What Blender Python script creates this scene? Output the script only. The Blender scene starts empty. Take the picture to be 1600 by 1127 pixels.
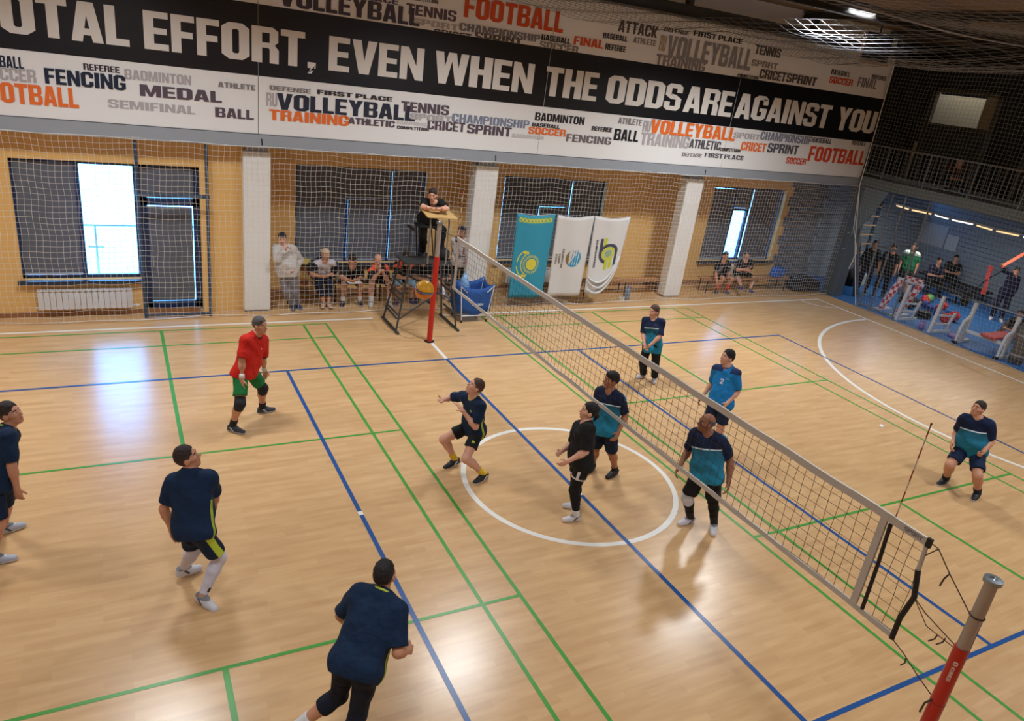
import bpy, bmesh, math, random
import numpy as np
from mathutils import Vector, Matrix
random.seed(7); rng = np.random.default_rng(7)
scene = bpy.context.scene
COL = scene.collection

# ---------------------------------------------------------------- camera, sky, lamps, exposure
YAW, PITCH, ROLL = 0.524806, 0.381875, 0.135889
cam_d = bpy.data.cameras.new('camera'); cam = bpy.data.objects.new('camera', cam_d); COL.objects.link(cam)
_f = Vector((math.sin(YAW)*math.cos(PITCH), math.cos(YAW)*math.cos(PITCH), -math.sin(PITCH)))
_r = Vector((math.cos(YAW), -math.sin(YAW), 0)); _u = _r.cross(_f)
_R = _r*math.cos(ROLL) + _u*math.sin(ROLL); _U = -_r*math.sin(ROLL) + _u*math.cos(ROLL)
cam.matrix_world = Matrix(((_R.x, _U.x, -_f.x, -5.4384), (_R.y, _U.y, -_f.y, -7.4080), (_R.z, _U.z, -_f.z, 5.3807), (0, 0, 0, 1)))
cam_d.sensor_fit = 'HORIZONTAL'; cam_d.sensor_width = 36.0; cam_d.lens = 36.0*1141.75/1600.0
cam_d.clip_start = 0.05; cam_d.clip_end = 400
scene.camera = cam

world = bpy.data.worlds.new('sky'); scene.world = world; world.use_nodes = True
wn = world.node_tree.nodes; wl = world.node_tree.links
wn['Background'].inputs['Color'].default_value = (0.13, 0.43, 1.0, 1)
wn['Background'].inputs['Strength'].default_value = 17.0

scene.view_settings.view_transform = 'Standard'
try: scene.view_settings.look = 'None'
except Exception: pass
scene.view_settings.gamma = 1.0
scene.view_settings.use_curve_mapping = False
scene.view_settings.exposure = 0.03

LAMPS = [(-10.6, 3.55, 7.1, 1.1), (-5.2, 3.55, 7.1, 1.2), (.6, 3.55, 7.1, 1.35), (7.1, 3.55, 7.1, 2.3),
         (-10.6, -4.6, 7.1, .55), (-5.2, -4.6, 7.1, .55), (.6, -4.6, 7.1, .65), (6.4, -4.6, 7.1, .85), (12.2, -4.6, 7.1, 1.1)]
LAMP_W = 165.0
def lamp_light(x, y, z, watt, col=(0.93, 0.97, 1.0), size=1.2, spread=140):
    d = bpy.data.lights.new('ceiling_lamp_light', 'AREA'); d.shape = 'DISK'; d.size = size; d.energy = watt
    d.color = col; d.spread = math.radians(spread)
    o = bpy.data.objects.new('light', d); COL.objects.link(o); o.location = (x, y, z)
    return o

# ---------------------------------------------------------------- helpers
def lin(c):
    c = c/255.0
    return c/12.92 if c <= 0.04045 else ((c+0.055)/1.055)**2.4
def rgb(*c): return (lin(c[0]), lin(c[1]), lin(c[2]), 1.0)
MATS = {}
def M(name, col, rough=0.6, metal=0.0, var=0.08, scale=6.0, bump=0.0, bscale=40.0, coat=0.0, spec=0.5):
    """principled material whose colour is broken up by a noise texture"""
    if name in MATS: return MATS[name]
    m = bpy.data.materials.new(name); m.use_nodes = True; MATS[name] = m
    nt = m.node_tree; N = nt.nodes; L = nt.links; b = N['Principled BSDF']
    c = rgb(*col)
    b.inputs['Roughness'].default_value = rough; b.inputs['Metallic'].default_value = metal
    b.inputs['Specular IOR Level'].default_value = spec
    if coat: b.inputs['Coat Weight'].default_value = coat; b.inputs['Coat Roughness'].default_value = 0.12
    tc = N.new('ShaderNodeTexCoord'); nz = N.new('ShaderNodeTexNoise'); nz.inputs['Scale'].default_value = scale; nz.inputs['Detail'].default_value = 3
    L.new(tc.outputs['Object'], nz.inputs['Vector'])
    mx = N.new('ShaderNodeMix'); mx.data_type = 'RGBA'
    mx.inputs[6].default_value = tuple(v*(1-var) for v in c[:3])+(1,); mx.inputs[7].default_value = tuple(min(1, v*(1+var)) for v in c[:3])+(1,)
    L.new(nz.outputs['Fac'], mx.inputs[0]); L.new(mx.outputs[2], b.inputs['Base Color'])
    if bump:
        n2 = N.new('ShaderNodeTexNoise'); n2.inputs['Scale'].default_value = bscale; n2.inputs['Detail'].default_value = 2
        L.new(tc.outputs['Object'], n2.inputs['Vector'])
        bp = N.new('ShaderNodeBump'); bp.inputs['Strength'].default_value = bump; bp.inputs['Distance'].default_value = 0.01
        L.new(n2.outputs['Fac'], bp.inputs['Height']); L.new(bp.outputs['Normal'], b.inputs['Normal'])
    return m
def emit(name, col, s):
    m = bpy.data.materials.new(name); m.use_nodes = True; N = m.node_tree.nodes
    b = N['Principled BSDF']; b.inputs['Emission Color'].default_value = col; b.inputs['Emission Strength'].default_value = s
    return m

class MB:
    """collects verts and faces and links them as ONE mesh object"""
    def __init__(self): self.v = []; self.f = []; self.mi = []; self.m = 0
    def face(self, idx): self.f.append(tuple(idx)); self.mi.append(self.m)
    def add(self, vs, fs):
        o = len(self.v); self.v += [tuple(p) for p in vs]
        for f in fs: self.face([i+o for i in f])
    def box(self, a, b):
        x0, x1 = sorted((a[0], b[0])); y0, y1 = sorted((a[1], b[1])); z0, z1 = sorted((a[2], b[2]))
        self.add([(x0,y0,z0),(x1,y0,z0),(x1,y1,z0),(x0,y1,z0),(x0,y0,z1),(x1,y0,z1),(x1,y1,z1),(x0,y1,z1)],
                 [(0,3,2,1),(4,5,6,7),(0,1,5,4),(1,2,6,5),(2,3,7,6),(3,0,4,7)])
        return self
    def bar(self, a, b, w, h, up=(0,0,1)):
        a = Vector(a); b = Vector(b); d = (b-a).normalized(); up = Vector(up)
        if abs(d.dot(up)) > 0.98: up = Vector((1,0,0))
        s = d.cross(up).normalized()*(w/2); t = s.cross(d).normalized()*(h/2)
        vs = [p+e for p in (a, b) for e in (-s-t, s-t, s+t, -s+t)]
        self.add(vs, [(3,2,1,0),(4,5,6,7),(0,1,5,4),(1,2,6,5),(2,3,7,6),(3,0,4,7)]); return self
    def tube(self, pts, r, n=8, cap=True):
        pts = [Vector(p) for p in pts]; o = len(self.v); k = len(pts)
        rs = r if isinstance(r, (list, tuple)) else [r]*k
        ref = None
        for i, p in enumerate(pts):
            d = (pts[min(i+1,k-1)]-pts[max(i-1,0)]).normalized()
            if ref is None:
                ref = Vector((0,0,1)) if abs(d.z) < 0.9 else Vector((1,0,0))
            s = d.cross(ref).normalized(); t = s.cross(d).normalized(); ref = t
            for j in range(n):
                a = 2*math.pi*j/n; self.v.append(tuple(p + s*math.cos(a)*rs[i] + t*math.sin(a)*rs[i]))
        for i in range(k-1):
            for j in range(n):
                a = o+i*n+j; b = o+i*n+(j+1) % n; self.face((a, b, b+n, a+n))
        if cap:
            self.face([o+j for j in range(n)][::-1]); self.face([o+(k-1)*n+j for j in range(n)])
        return self
    def lathe(self, c, prof, n=20, axis=(0,0,1)):
        c = Vector(c); ax = Vector(axis).normalized(); s = ax.orthogonal().normalized(); t = ax.cross(s); o = len(self.v); k = len(prof)
        for r, h in prof:
            for j in range(n):
                a = 2*math.pi*j/n; self.v.append(tuple(c+ax*h+s*math.cos(a)*r+t*math.sin(a)*r))
        for i in range(k-1):
            for j in range(n):
                a = o+i*n+j; b = o+i*n+(j+1) % n; self.face((a, b, b+n, a+n))
        self.face([o+j for j in range(n)][::-1]); self.face([o+(k-1)*n+j for j in range(n)])
        return self
    def build(self, name, mats, parent=None, smooth=False, off=None):
        me = bpy.data.meshes.new(name); 
        vs = self.v
        if off is not None: vs = [(x-off[0], y-off[1], z-off[2]) for x, y, z in vs]
        me.from_pydata(vs, [], self.f)
        if not isinstance(mats, (list, tuple)): mats = [mats]
        for m in mats: me.materials.append(m)
        if len(mats) > 1: me.polygons.foreach_set('material_index', self.mi)
        if smooth: me.polygons.foreach_set('use_smooth', [True]*len(self.f))
        me.update()
        o = bpy.data.objects.new(name, me); COL.objects.link(o)
        if parent is not None: o.parent = parent
        return o
def smooth_by_angle(o, ang=35):
    me = o.data; bm = bmesh.new(); bm.from_mesh(me)
    for f in bm.faces: f.smooth = True
    for e in bm.edges:
        if len(e.link_faces) == 2 and e.calc_face_angle(0) > math.radians(ang): e.smooth = False
    bm.to_mesh(me); bm.free(); return o
def bevel(o, w=0.01, seg=2):
    md = o.modifiers.new('bevel', 'BEVEL'); md.width = w; md.segments = seg; md.limit_method = 'ANGLE'; md.angle_limit = math.radians(40); return o
def tag(o, label, cat, group=None, kind=None):
    o['label'] = label; o['category'] = cat
    if group: o['group'] = group
    if kind: o['kind'] = kind
    return o
def thing(name, label, cat, loc=(0,0,0), group=None, rotz=0):
    o = bpy.data.objects.new(name, None); COL.objects.link(o); o.location = loc; o.rotation_euler = (0, 0, rotz); o.empty_display_size = 0.1
    return tag(o, label, cat, group)
def struct(o): o['kind'] = 'structure'; return o
def copy_tree(o, parent=None):
    c = o.copy(); COL.objects.link(c)
    if parent is not None: c.parent = parent
    for ch in o.children: copy_tree(ch, c)
    return c

# ---------------------------------------------------------------- block lettering (own heavy condensed capitals)
def _rect(x0, y0, x1, y1): return [(x0,y0),(x1,y0),(x1,y1),(x0,y1)]
def _ring(x0, y0, x1, y1, s=.38, b=.17, segs=range(8)):
    cx, cy = .26*(x1-x0), .13*(y1-y0)
    o = [(x0+cx,y0),(x1-cx,y0),(x1,y0+cy),(x1,y1-cy),(x1-cx,y1),(x0+cx,y1),(x0,y1-cy),(x0,y0+cy)]
    X0, Y0, X1, Y1 = x0+s, y0+b, x1-s, y1-b; ex, ey = .2*(X1-X0), .06*(Y1-Y0)
    i = [(X0+ex,Y0),(X1-ex,Y0),(X1,Y0+ey),(X1,Y1-ey),(X1-ex,Y1),(X0+ex,Y1),(X0,Y1-ey),(X0,Y0+ey)]
    return [[o[k], o[(k+1) % 8], i[(k+1) % 8], i[k]] for k in segs]
S_, B_ = .38, .18
GLY = {
 'A': (1.0, [[(0,0),(.34,0),(.58,1),(.26,1)], [(1,0),(.66,0),(.42,1),(.74,1)], _rect(.28,.17,.72,.34)]),
 'B': (1.0, [_rect(0,0,S_,1), _rect(.3,0,.8,.16), _rect(.3,.43,.82,.58), _rect(.3,.84,.8,1), [(.66,.08),(.8,0),(1,.1),(1,.42),(.86,.5),(.66,.48)], [(.66,.54),(.84,.5),(.97,.6),(.97,.9),(.8,1),(.66,.92)]]),
 'C': (1.0, _ring(0,0,1,1,segs=(0,1,3,4,5,6,7)) + [_rect(.66,.13,1,.38), _rect(.66,.62,1,.87)]),
 'D': (1.0, _ring(0,0,1,1,segs=(0,1,2,3,4)) + [_rect(0,0,S_,1), _rect(.2,0,.5,B_), _rect(.2,1-B_,.5,1)]),
 'E': (.82, [_rect(0,0,.4,1), _rect(.3,0,.98,.17), _rect(.3,.42,.92,.58), _rect(.3,.83,.98,1)]),
 'F': (.78, [_rect(0,0,.42,1), _rect(.3,.40,.92,.57), _rect(.3,.83,1,1)]),
 'G': (1.0, _ring(0,0,1,1,segs=(0,1,3,4,5,6,7)) + [_rect(.66,.13,1,.5), _rect(.5,.36,1,.5), _rect(.66,.64,1,.87)]),
 'H': (1.0, [_rect(0,0,S_,1), _rect(1-S_,0,1,1), _rect(.3,.42,.7,.6)]),
 'I': (.42, [_rect(.05,0,.95,1)]),
 'K': (1.0, [_rect(0,0,S_,1), [(.3,.4),(.62,1),(1,1),(.58,.35)], [(.42,.62),(.3,.42),(.64,0),(1,0)]]),
 'L': (.76, [_rect(0,0,.44,1), _rect(.3,0,1,.18)]),
 'M': (1.3, [_rect(0,0,.25,1), _rect(.75,0,1,1), [(.1,1),(.34,1),(.58,0),(.42,0)], [(.9,1),(.66,1),(.42,0),(.58,0)]]),
 'N': (1.0, [_rect(0,0,.31,1), _rect(.69,0,1,1), [(.02,1),(.33,1),(.98,0),(.67,0)]]),
 'O': (1.0, _ring(0,0,1,1)),
 'P': (.95, [_rect(0,0,.36,1), _rect(.3,.40,.78,.56), _rect(.3,.84,.78,1), [(.66,.48),(.78,.40),(1,.52),(1,.88),(.78,1),(.66,.92)]]),
 'R': (1.0, [_rect(0,0,S_,1), _rect(.3,.42,.78,.57), _rect(.3,.84,.78,1), [(.66,.54),(.82,.5),(.98,.6),(.98,.9),(.78,1),(.66,.92)], [(.66,0),(1,0),(1,.38),(.84,.52),(.6,.46),(.66,.38)]]),
 'S': (.95, [[(.0,.1),(.2,0),(.8,0),(1,.12),(1,.17),(0,.17)], _rect(0,.14,.34,.32), [(.66,.14),(1,.14),(1,.46),(.62,.6),(.34,.62),(.66,.42)], [(.34,.86),(0,.86),(0,.56),(.36,.42),(.66,.42),(.34,.6)], [(1,.9),(.8,1),(.2,1),(0,.88),(0,.83),(1,.83)], _rect(.66,.68,1,.86)]),
 'T': (.92, [_rect(.31,0,.69,.9), _rect(0,.82,1,1)]),
 'U': (1.0, _ring(0,0,1,1,segs=(0,1,7)) + [_rect(0,.12,S_,1), _rect(1-S_,.12,1,1)]),
 'V': (1.0, [[(0,1),(.36,1),(.56,.12),(.62,0),(.3,0)], [(1,1),(.64,1),(.44,.12),(.38,0),(.7,0)]]),
 'W': (1.45, [[(0,1),(.24,1),(.36,0),(.14,0)], [(.38,1),(.55,1),(.36,0),(.2,0)], [(.62,1),(.45,1),(.64,0),(.8,0)], [(1,1),(.76,1),(.64,0),(.86,0)]]),
 'Y': (1.0, [[(0,1),(.38,1),(.66,.42),(.34,.42)], [(1,1),(.62,1),(.34,.42),(.66,.42)], _rect(.32,0,.68,.48)]),
 'Z': (.9, [_rect(0,0,1,.17), _rect(0,.83,1,1), [(0,.17),(.4,.17),(1,.83),(.6,.83)]]),
 ',': (.4, [_rect(.1,0,.9,.17), [(.9,.0),(.9,.1),(.5,-.16),(.1,-.16),(.45,0)]]),
 '3': (.9, [_rect(0,0,.9,.16), _rect(0,.84,.9,1), _rect(.66,.05,1,.95), _rect(.3,.43,.8,.57), _rect(0,.1,.3,.26), _rect(0,.74,.3,.9)]),
 '2': (.9, [_rect(0,0,1,.18), _rect(.66,.5,1,.92), _rect(.1,.84,.9,1), _rect(0,.66,.32,.92), [(0,.18),(.42,.18),(1,.5),(.66,.58)]]),
 'Ж': (1.4, [_rect(.38,0,.62,1), [(.4,.55),(.0,1),(.24,1),(.5,.62)], [(.6,.55),(1,1),(.76,1),(.5,.62)], [(.4,.45),(0,0),(.24,0),(.5,.38)], [(.6,.45),(1,0),(.76,0),(.5,.38)]]),
 'Л': (1.0, [[(0,0),(.3,0),(.5,1),(.22,1)], _rect(.68,0,1,1), _rect(.25,.84,.8,1)]),
 'Ы': (1.4, [_rect(0,0,.25,1), _rect(.2,.44,.55,.6), _rect(.2,0,.55,.16), _rect(.45,.06,.65,.54), _rect(.77,0,1,1)]),
 'П': (1.0, [_rect(0,0,S_,1), _rect(1-S_,0,1,1), _rect(.2,.83,.8,1)]),
 'Ф': (1.2, _ring(0,.2,1,.85,s=.24,b=.14) + [_rect(.4,0,.6,1)]),
}
def word_polys(text, gap=.075, space=.30):
    out = []; x = 0
    for ch in text:
        if ch == ' ': x += space; continue
        w, ps = GLY[ch]
        out += [[(x+px*w, py) for px, py in p] for p in ps]; x += w+gap
    return out, x-gap
def word_mesh(text, x0, x1, h, to3, zclip=None, mb=None):
    """lettering scaled to x0..x1 and height h; to3 maps flat (x, y) to a point; each stroke lies a hair higher than the last"""
    ps, W = word_polys(text); mb = mb or MB(); k = (x1-x0)/W
    for i, p in enumerate(ps):
        q = [(x0+a*k, b*h) for a, b in p]
        if zclip: q = [(a, min(max(b, zclip[0]), zclip[1])) for a, b in q]
        mb.add([to3(a, b, i % 7) for a, b in q], [tuple(range(len(q)))])
    return mb
# ================================================================ the hall itself
def floor_material():
    m = bpy.data.materials.new('sports_floor'); m.use_nodes = True
    nt = m.node_tree; N = nt.nodes; L = nt.links; b = N['Principled BSDF']
    tc = N.new('ShaderNodeTexCoord')
    br = N.new('ShaderNodeTexBrick'); br.inputs['Scale'].default_value = 1.0
    br.inputs['Brick Width'].default_value = 0.62; br.inputs['Row Height'].default_value = 0.085
    br.inputs['Mortar Size'].default_value = 0.0; br.offset = 0.37
    br.inputs['Color1'].default_value = (0.46, 0.46, 0.46, 1); br.inputs['Color2'].default_value = (0.60, 0.60, 0.60, 1)
    L.new(tc.outputs['Object'], br.inputs['Vector'])
    mp = N.new('ShaderNodeMapping'); mp.inputs['Scale'].default_value = (1.6, 11.0, 1); L.new(tc.outputs['Object'], mp.inputs['Vector'])
    nz = N.new('ShaderNodeTexNoise'); nz.inputs['Scale'].default_value = 1.0; nz.inputs['Detail'].default_value = 6; L.new(mp.outputs[0], nz.inputs['Vector'])
    ad = N.new('ShaderNodeMath'); ad.operation = 'MULTIPLY_ADD'; ad.inputs[1].default_value = 0.55
    L.new(nz.outputs['Fac'], ad.inputs[0]); L.new(br.outputs['Color'], ad.inputs[2])
    cr = N.new('ShaderNodeValToRGB'); e = cr.color_ramp.elements
    e[0].position = 0.55; e[0].color = rgb(186, 144, 98); e[1].position = 1.0; e[1].color = rgb(213, 174, 127)
    L.new(ad.outputs[0], cr.inputs['Fac']); L.new(cr.outputs['Color'], b.inputs['Base Color'])
    n2 = N.new('ShaderNodeTexNoise'); n2.inputs['Scale'].default_value = 1.3; n2.inputs['Detail'].default_value = 3; L.new(tc.outputs['Object'], n2.inputs['Vector'])
    mr = N.new('ShaderNodeMapRange'); mr.inputs['To Min'].default_value = 0.21; mr.inputs['To Max'].default_value = 0.29
    L.new(n2.outputs['Fac'], mr.inputs['Value']); L.new(mr.outputs[0], b.inputs['Roughness'])
    b.inputs['Specular IOR Level'].default_value = 0.55
    return m
XL, XR, YN = -14.0, 14.0, -10.0
Y1, Y2 = 7.7, 8.72          # wall faces of the left bay and of the recessed bays
mWALL = M('yellow_wall_paint', (230, 184, 112), .75, var=.03, scale=2.0)
mWHITE = M('white_paint', (222, 220, 216), .6, var=.03)
mGREYB = M('grey_painted_beam', (150, 156, 164), .5, var=.04)
mDARK = M('dark_steel', (34, 36, 38), .5, .2)
mDECK = M('brown_roof_deck', (112, 92, 76), .8, var=.1)
mFRAME = M('dark_blue_window_frame', (26, 52, 92), .35)
mBLIND = M('grey_fabric_blind', (98, 102, 112), .9, var=.07, scale=30)
mPAD = M('white_vinyl_padding', (232, 231, 228), .45, var=.03, bump=.25, bscale=5)
mBASE = M('brown_baseboard', (150, 104, 66), .6)

mb = MB(); mb.box((XL, YN, -.2), (XR, 9.0, 0)); floor = struct(mb.build('floor', floor_material()))

def wall_with_holes(name, y0, y1, xa, xb, za, zb, holes, mat):
    """wall slab facing -Y between xa..xb with rectangular openings (x0,x1,z0,z1)"""
    mb = MB(); xs = sorted({xa, xb, *[h[0] for h in holes], *[h[1] for h in holes]})
    for a, b in zip(xs, xs[1:]):
        hs = sorted([h for h in holes if h[0] < (a+b)/2 < h[1]], key=lambda h: h[2]); z = za
        for h in hs:
            if h[2] > z: mb.box((a, y0, z), (b, y1, h[2]))
            z = h[3]
        if z < zb: mb.box((a, y0, z), (b, y1, zb))
    return struct(mb.build(name, mat))
WIN1 = (-7.0, -5.06, .70, 2.86); DOOR1 = (-5.03, -4.0, 0.02, 2.86)
WIN2 = (-2.0, 1.0, .70, 2.86); WIN3 = (3.02, 6.05, .74, 2.86); WIN4 = (9.80, 12.72, .70, 2.90)
wall_with_holes('wall_far_left', Y1, Y1+.35, XL, -2.78, 0, 3.36, [WIN1, (DOOR1[0], DOOR1[1], 0, 2.86)], mWALL)
mb = MB(); mb.box((-2.98, Y1+.35, 0), (-2.78, Y2, 3.36)); struct(mb.build('wall_far_return', mWALL))
wall_with_holes('wall_far_middle', Y2, Y2+.3, -2.98, 14.3, 0, 3.36, [WIN2, WIN3, WIN4], mWALL)
mb = MB(); mb.box((XL, 7.42, 3.575), (14.12, 7.9, 8.0)); struct(mb.build('wall_far_upper', mWHITE))
mb = MB(); mb.box((13.9, 7.9, 3.575), (14.12, 9.2, 8.0)); struct(mb.build('wall_sky_leak_blocker', mWHITE))  # unseen slab added to keep sky light from leaking in behind the upper wall
mb = MB(); mb.box((14.2, 8.74, 0), (14.6, 9.4, 3.4)); struct(mb.build('wall_corner_leak_filler', mGREYB))  # filler box added to seal a small light leak between the two walls
mb = MB(); mb.box((XL, 7.36, 3.34), (14.12, 9.0, 3.575)); struct(mb.build('trim_1', mGREYB))
mb = MB(); mb.box((XL, 7.37, 3.47), (14.1, 7.41, 3.59)); o = struct(mb.build('trim_2', M('dark_gap_strip', (92, 90, 90), .7)))
mb = MB(); mb.box((XL-.2, YN, 0), (XL, 9, 8)); struct(mb.build('wall_left', mWALL))
wall_with_holes('wall_near', YN-.3, YN, XL, 20.8, 0, 8, [(-10.6, -9.4, 1.4, 2.4), (3.4, 4.6, 1.4, 2.4)], mWALL)
mb = MB(); mb.box((XL-.2, YN-.3, 7.55), (21.2, 9.4, 7.7)); struct(mb.build('ceiling', mDECK))
for nm, a, b in (('baseboard_left', (XL, Y1-.02, 0), (-4.05, Y1, .09)), ('baseboard_right', (-2.78, Y2-.02, 0), (12.5, Y2, .09))):
    mb = MB(); mb.box(a, b); struct(mb.build(nm, mBASE))

# --- windows and the glazed door
mGLASS = bpy.data.materials.new('window_glass'); mGLASS.use_nodes = True
_n = mGLASS.node_tree.nodes; _l = mGLASS.node_tree.links
_t = _n.new('ShaderNodeBsdfTransparent'); _t.inputs[0].default_value = (.93, .97, .98, 1); _g = _n.new('ShaderNodeBsdfGlossy'); _g.inputs['Roughness'].default_value = .02
_lw = _n.new('ShaderNodeLayerWeight'); _lw.inputs['Blend'].default_value = .25
_m = _n.new('ShaderNodeMixShader'); _l.new(_lw.outputs['Fresnel'], _m.inputs[0]); _l.new(_t.outputs[0], _m.inputs[1]); _l.new(_g.outputs[0], _m.inputs[2]); _l.new(_m.outputs[0], _n['Material Output'].inputs[0])
def window(n, W, y, mull, blinds, sill=True, rails=()):
    """frame with uprights at mull, glass, roller blinds (x0,x1,z0,z1)"""
    x0, x1, z0, z1 = W; yf = y+.12
    mb = MB()
    for a, b in ((x0, x0+.06), (x1-.06, x1)): mb.box((a, yf, z0), (b, yf+.07, z1))
    for a, b in ((z0, z0+.06), (z1-.06, z1)): mb.box((x0, yf, a), (x1, yf+.07, b))
    for x in mull: mb.box((x-.045, yf-.01, z0), (x+.045, yf+.07, z1))
    for xa, xb, z in rails: mb.box((xa, yf-.01, z-.04), (xb, yf+.07, z+.04))
    w = struct(mb.build('window_%d' % n, mFRAME))
    mb = MB(); mb.box((x0+.03, yf+.03, z0+.03), (x1-.03, yf+.036, z1-.03)); mb.build('window_glass', mGLASS, w)
    for xa, xb, za, zb in blinds:
        mb = MB(); k = 8
        for i in range(k):       # slightly rippled cloth
            a = xa+(xb-xa)*i/k; b = xa+(xb-xa)*(i+1)/k; ya = yf-.035-.006*math.sin(i*1.9); yb = yf-.035-.006*math.sin((i+1)*1.9)
            mb.add([(a,ya,za),(b,yb,za),(b,yb,zb),(a,ya,zb),(a,ya+.004,za),(b,yb+.004,za),(b,yb+.004,zb),(a,ya+.004,zb)], [(0,1,2,3),(7,6,5,4),(0,4,5,1),(3,2,6,7)])
        bl = mb.build('roller_blind', mBLIND, w)
        mb = MB(); mb.box((xa, yf-.055, za-.02), (xb, yf-.03, za+.012)); mb.build('hem_bar', M('pale_hem_bar', (176, 186, 200), .4), bl)
    if sill:
        mb = MB(); mb.box((x0-.07, y-.10, z0-.07), (x1+.07, y+.2, z0-.005)); s = mb.build('window_sill', M('dark_window_sill', (38, 48, 66), .4), w)
    return w
window(1, WIN1, Y1, (-6.02,), [(-6.95, -6.05, .80, 2.82)], rails=((-7.0, -6.06, 2.2),))
window(2, WIN2, Y2, (-.86, .14), [(-1.96, -.90, .76, 2.84), (-.82, .10, .76, 2.14), (.18, .95, .76, 2.84), (-.90, .16, 2.2, 2.84)], rails=((-.86, .14, 2.17),))
window(3, WIN3, Y2, (4.1, 5.0), [(3.07, 4.06, .80, 2.82), (4.14, 4.96, .80, 2.12), (5.04, 5.98, .80, 2.82), (4.06, 5.0, 2.2, 2.82)], rails=((4.1, 5.0, 2.16),))
window(4, WIN4, Y2, (10.78, 11.4), [(9.85, 10.74, .76, 2.84), (11.46, 12.60, .76, 2.86), (10.8, 11.44, 2.32, 2.86)], rails=((10.78, 11.4, 2.24),))
# glazed door at the left bay, closed behind a blind
x0, x1, z0, z1 = DOOR1; yf = Y1+.1
mb = MB(); mb.box((x0, yf, z0), (x0+.12, yf+.08, z1)); mb.box((x1-.12, yf, z0), (x1, yf+.08, z1)); mb.box((x0, yf, z1-.08), (x1, yf+.08, z1)); mb.box((x0, yf, 2.10), (x1, yf+.08, 2.24)); mb.box((x0, yf, z0), (x1, yf+.08, .2))
door = struct(mb.build('door_1', mFRAME))
mb = MB(); mb.box((x0+.1, yf+.03, .2), (x1-.1, yf+.036, z1-.06)); mb.build('door_glass', mGLASS, door)
mb = MB(); mb.box((x0+.12, yf-.01, .22), (x1-.14, yf+.0, 2.08)); mb.build('roller_blind', mBLIND, door)
mb = MB(); mb.box((x0+.02, yf-.01, 2.26), (x1-.1, yf+.0, 2.80)); mb.build('roller_blind', mBLIND, door)
mb = MB(); mb.tube([(x0+.17, yf-.02, .95), (x0+.17, yf-.07, .95), (x0+.17, yf-.07, 1.10), (x0+.17, yf-.02, 1.10)], .012, 6); mb.build('door_handle', mGREYB, door)

# --- the bright outside seen through the open window: terrace, railing, pale buildings
mb = MB(); mb.box((-24, 9.3, -.5), (26, 60, -.3)); g = mb.build('ground', M('pale_paving', (220, 218, 212), .8)); struct(g)
mSTEEL = M('brushed_steel', (150, 158, 165), .3, .8)
t = thing('terrace_railing', 'steel railing with one top rail outside the bright left window', 'railing', (-5.5, 10.2, -.3))
for nm, a, b, r in (('top_rail', (-3, 0, 1.42), (3, 0, 1.42), .022), ('post', (-.35, 0, 0), (-.35, 0, 1.42), .022), ('post', (-2.2, 0, 0), (-2.2, 0, 1.42), .022), ('post', (1.6, 0, 0), (1.6, 0, 1.42), .022), ('cross_bar', (-.5, 0, .95), (-.2, 0, .95), .018)):
    mb = MB(); mb.tube([a, b], r, 8); mb.build(nm, mSTEEL, t)
for nm, lab, x, y, w, d, h, c in (('house', 'pale low house beyond the terrace seen through the bright left window', -6.9, 30, 5, 6, 2.2, (150, 186, 186)), ('apartment_building', 'tall pale building at the right edge of the bright left window', -2.2, 32, 2.4, 6, 9, (150, 200, 200))):
    t = thing(nm, lab, 'building', (x, y, -.3))
    mb = MB(); mb.box((-w/2, 0, 0), (w/2, d, h)); mb.build('wall', M('pale_facade_'+nm, c, .8), t)
    mb = MB(); mb.add([(-w/2-.2,-.2,h),(w/2+.2,-.2,h),(w/2+.2,d,h),(-w/2-.2,d,h),(0,-.2,h+.9),(0,d,h+.9)], [(0,1,4),(1,2,5,4),(2,3,5),(3,0,4,5)]); mb.build('roof', M('pale_roof_'+nm, (176, 200, 200), .8), t)
    for k in range(2):
        mb = MB(); mb.box((-.9+k*1.2, -.04, h*.35), (-.3+k*1.2, 0, h*.65)); mb.build('window', M('far_window', (120, 150, 160), .2), t)

# --- padded columns
for i, (xa, xb) in enumerate(((-3.24, -2.72), (1.66, 2.22), (7.72, 8.28))):
    w = ['at the left bay beside the radiator wall', 'behind the referee stand and ball cart', 'between the flags and the bench of two players'][i]
    t = thing('padded_column', 'square column in white vinyl padding '+w, 'column', ((xa+xb)/2, 7.7, 0), 'white padded columns along the window wall')
    W = (xb-xa)/2; yb = .0 if i == 0 else .16; z1 = 3.24
    mb = MB(); yf = -.16
    n = 10
    ring = [(-W, yf), (W, yf), (W, yb), (-W, yb)]
    for k in range(n+1):
        z = .03+(z1-.03)*k/n; j = .006*math.sin(k*2.7+i)
        mb.v += [(x*(1+j), y+(j if y < 0 else 0), z) for x, y in ring]
    for k in range(n):
        for j in range(4): a = k*4+j; b = k*4+(j+1) % 4; mb.face((a, b, b+4, a+4))
    mb.face((3,2,1,0)); mb.face([n*4+j for j in range(4)])
    pad = mb.build('padding', mPAD, t); bevel(pad, .03, 3)
    mb = MB(); mb.box((-W*.8, yf+.03, 0), (W*.8, max(yb, 0)-.0, .05)); mb.box((-W*.8, yf+.04, 3.2), (W*.8, yb, 3.34)); mb.build('column_core', mGREYB, t)
    if i:
        for k in range(3):
            mb = MB(); z = (.25, 1.3, 2.9)[k]; mb.tube([(-W-.006, .02, z+.12), (-W-.012, .05, z)], .008, 5); mb.build('strap', mWHITE, t)
    mb = MB(); mb.tube([(W*.2, -.30, 3.50), (W*.2, -.345, 3.50), (W*.25, -.345, 3.40), (W*.0, -.2, 3.32)], .012, 6); mb.build('net_hook', mDARK, t)

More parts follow.
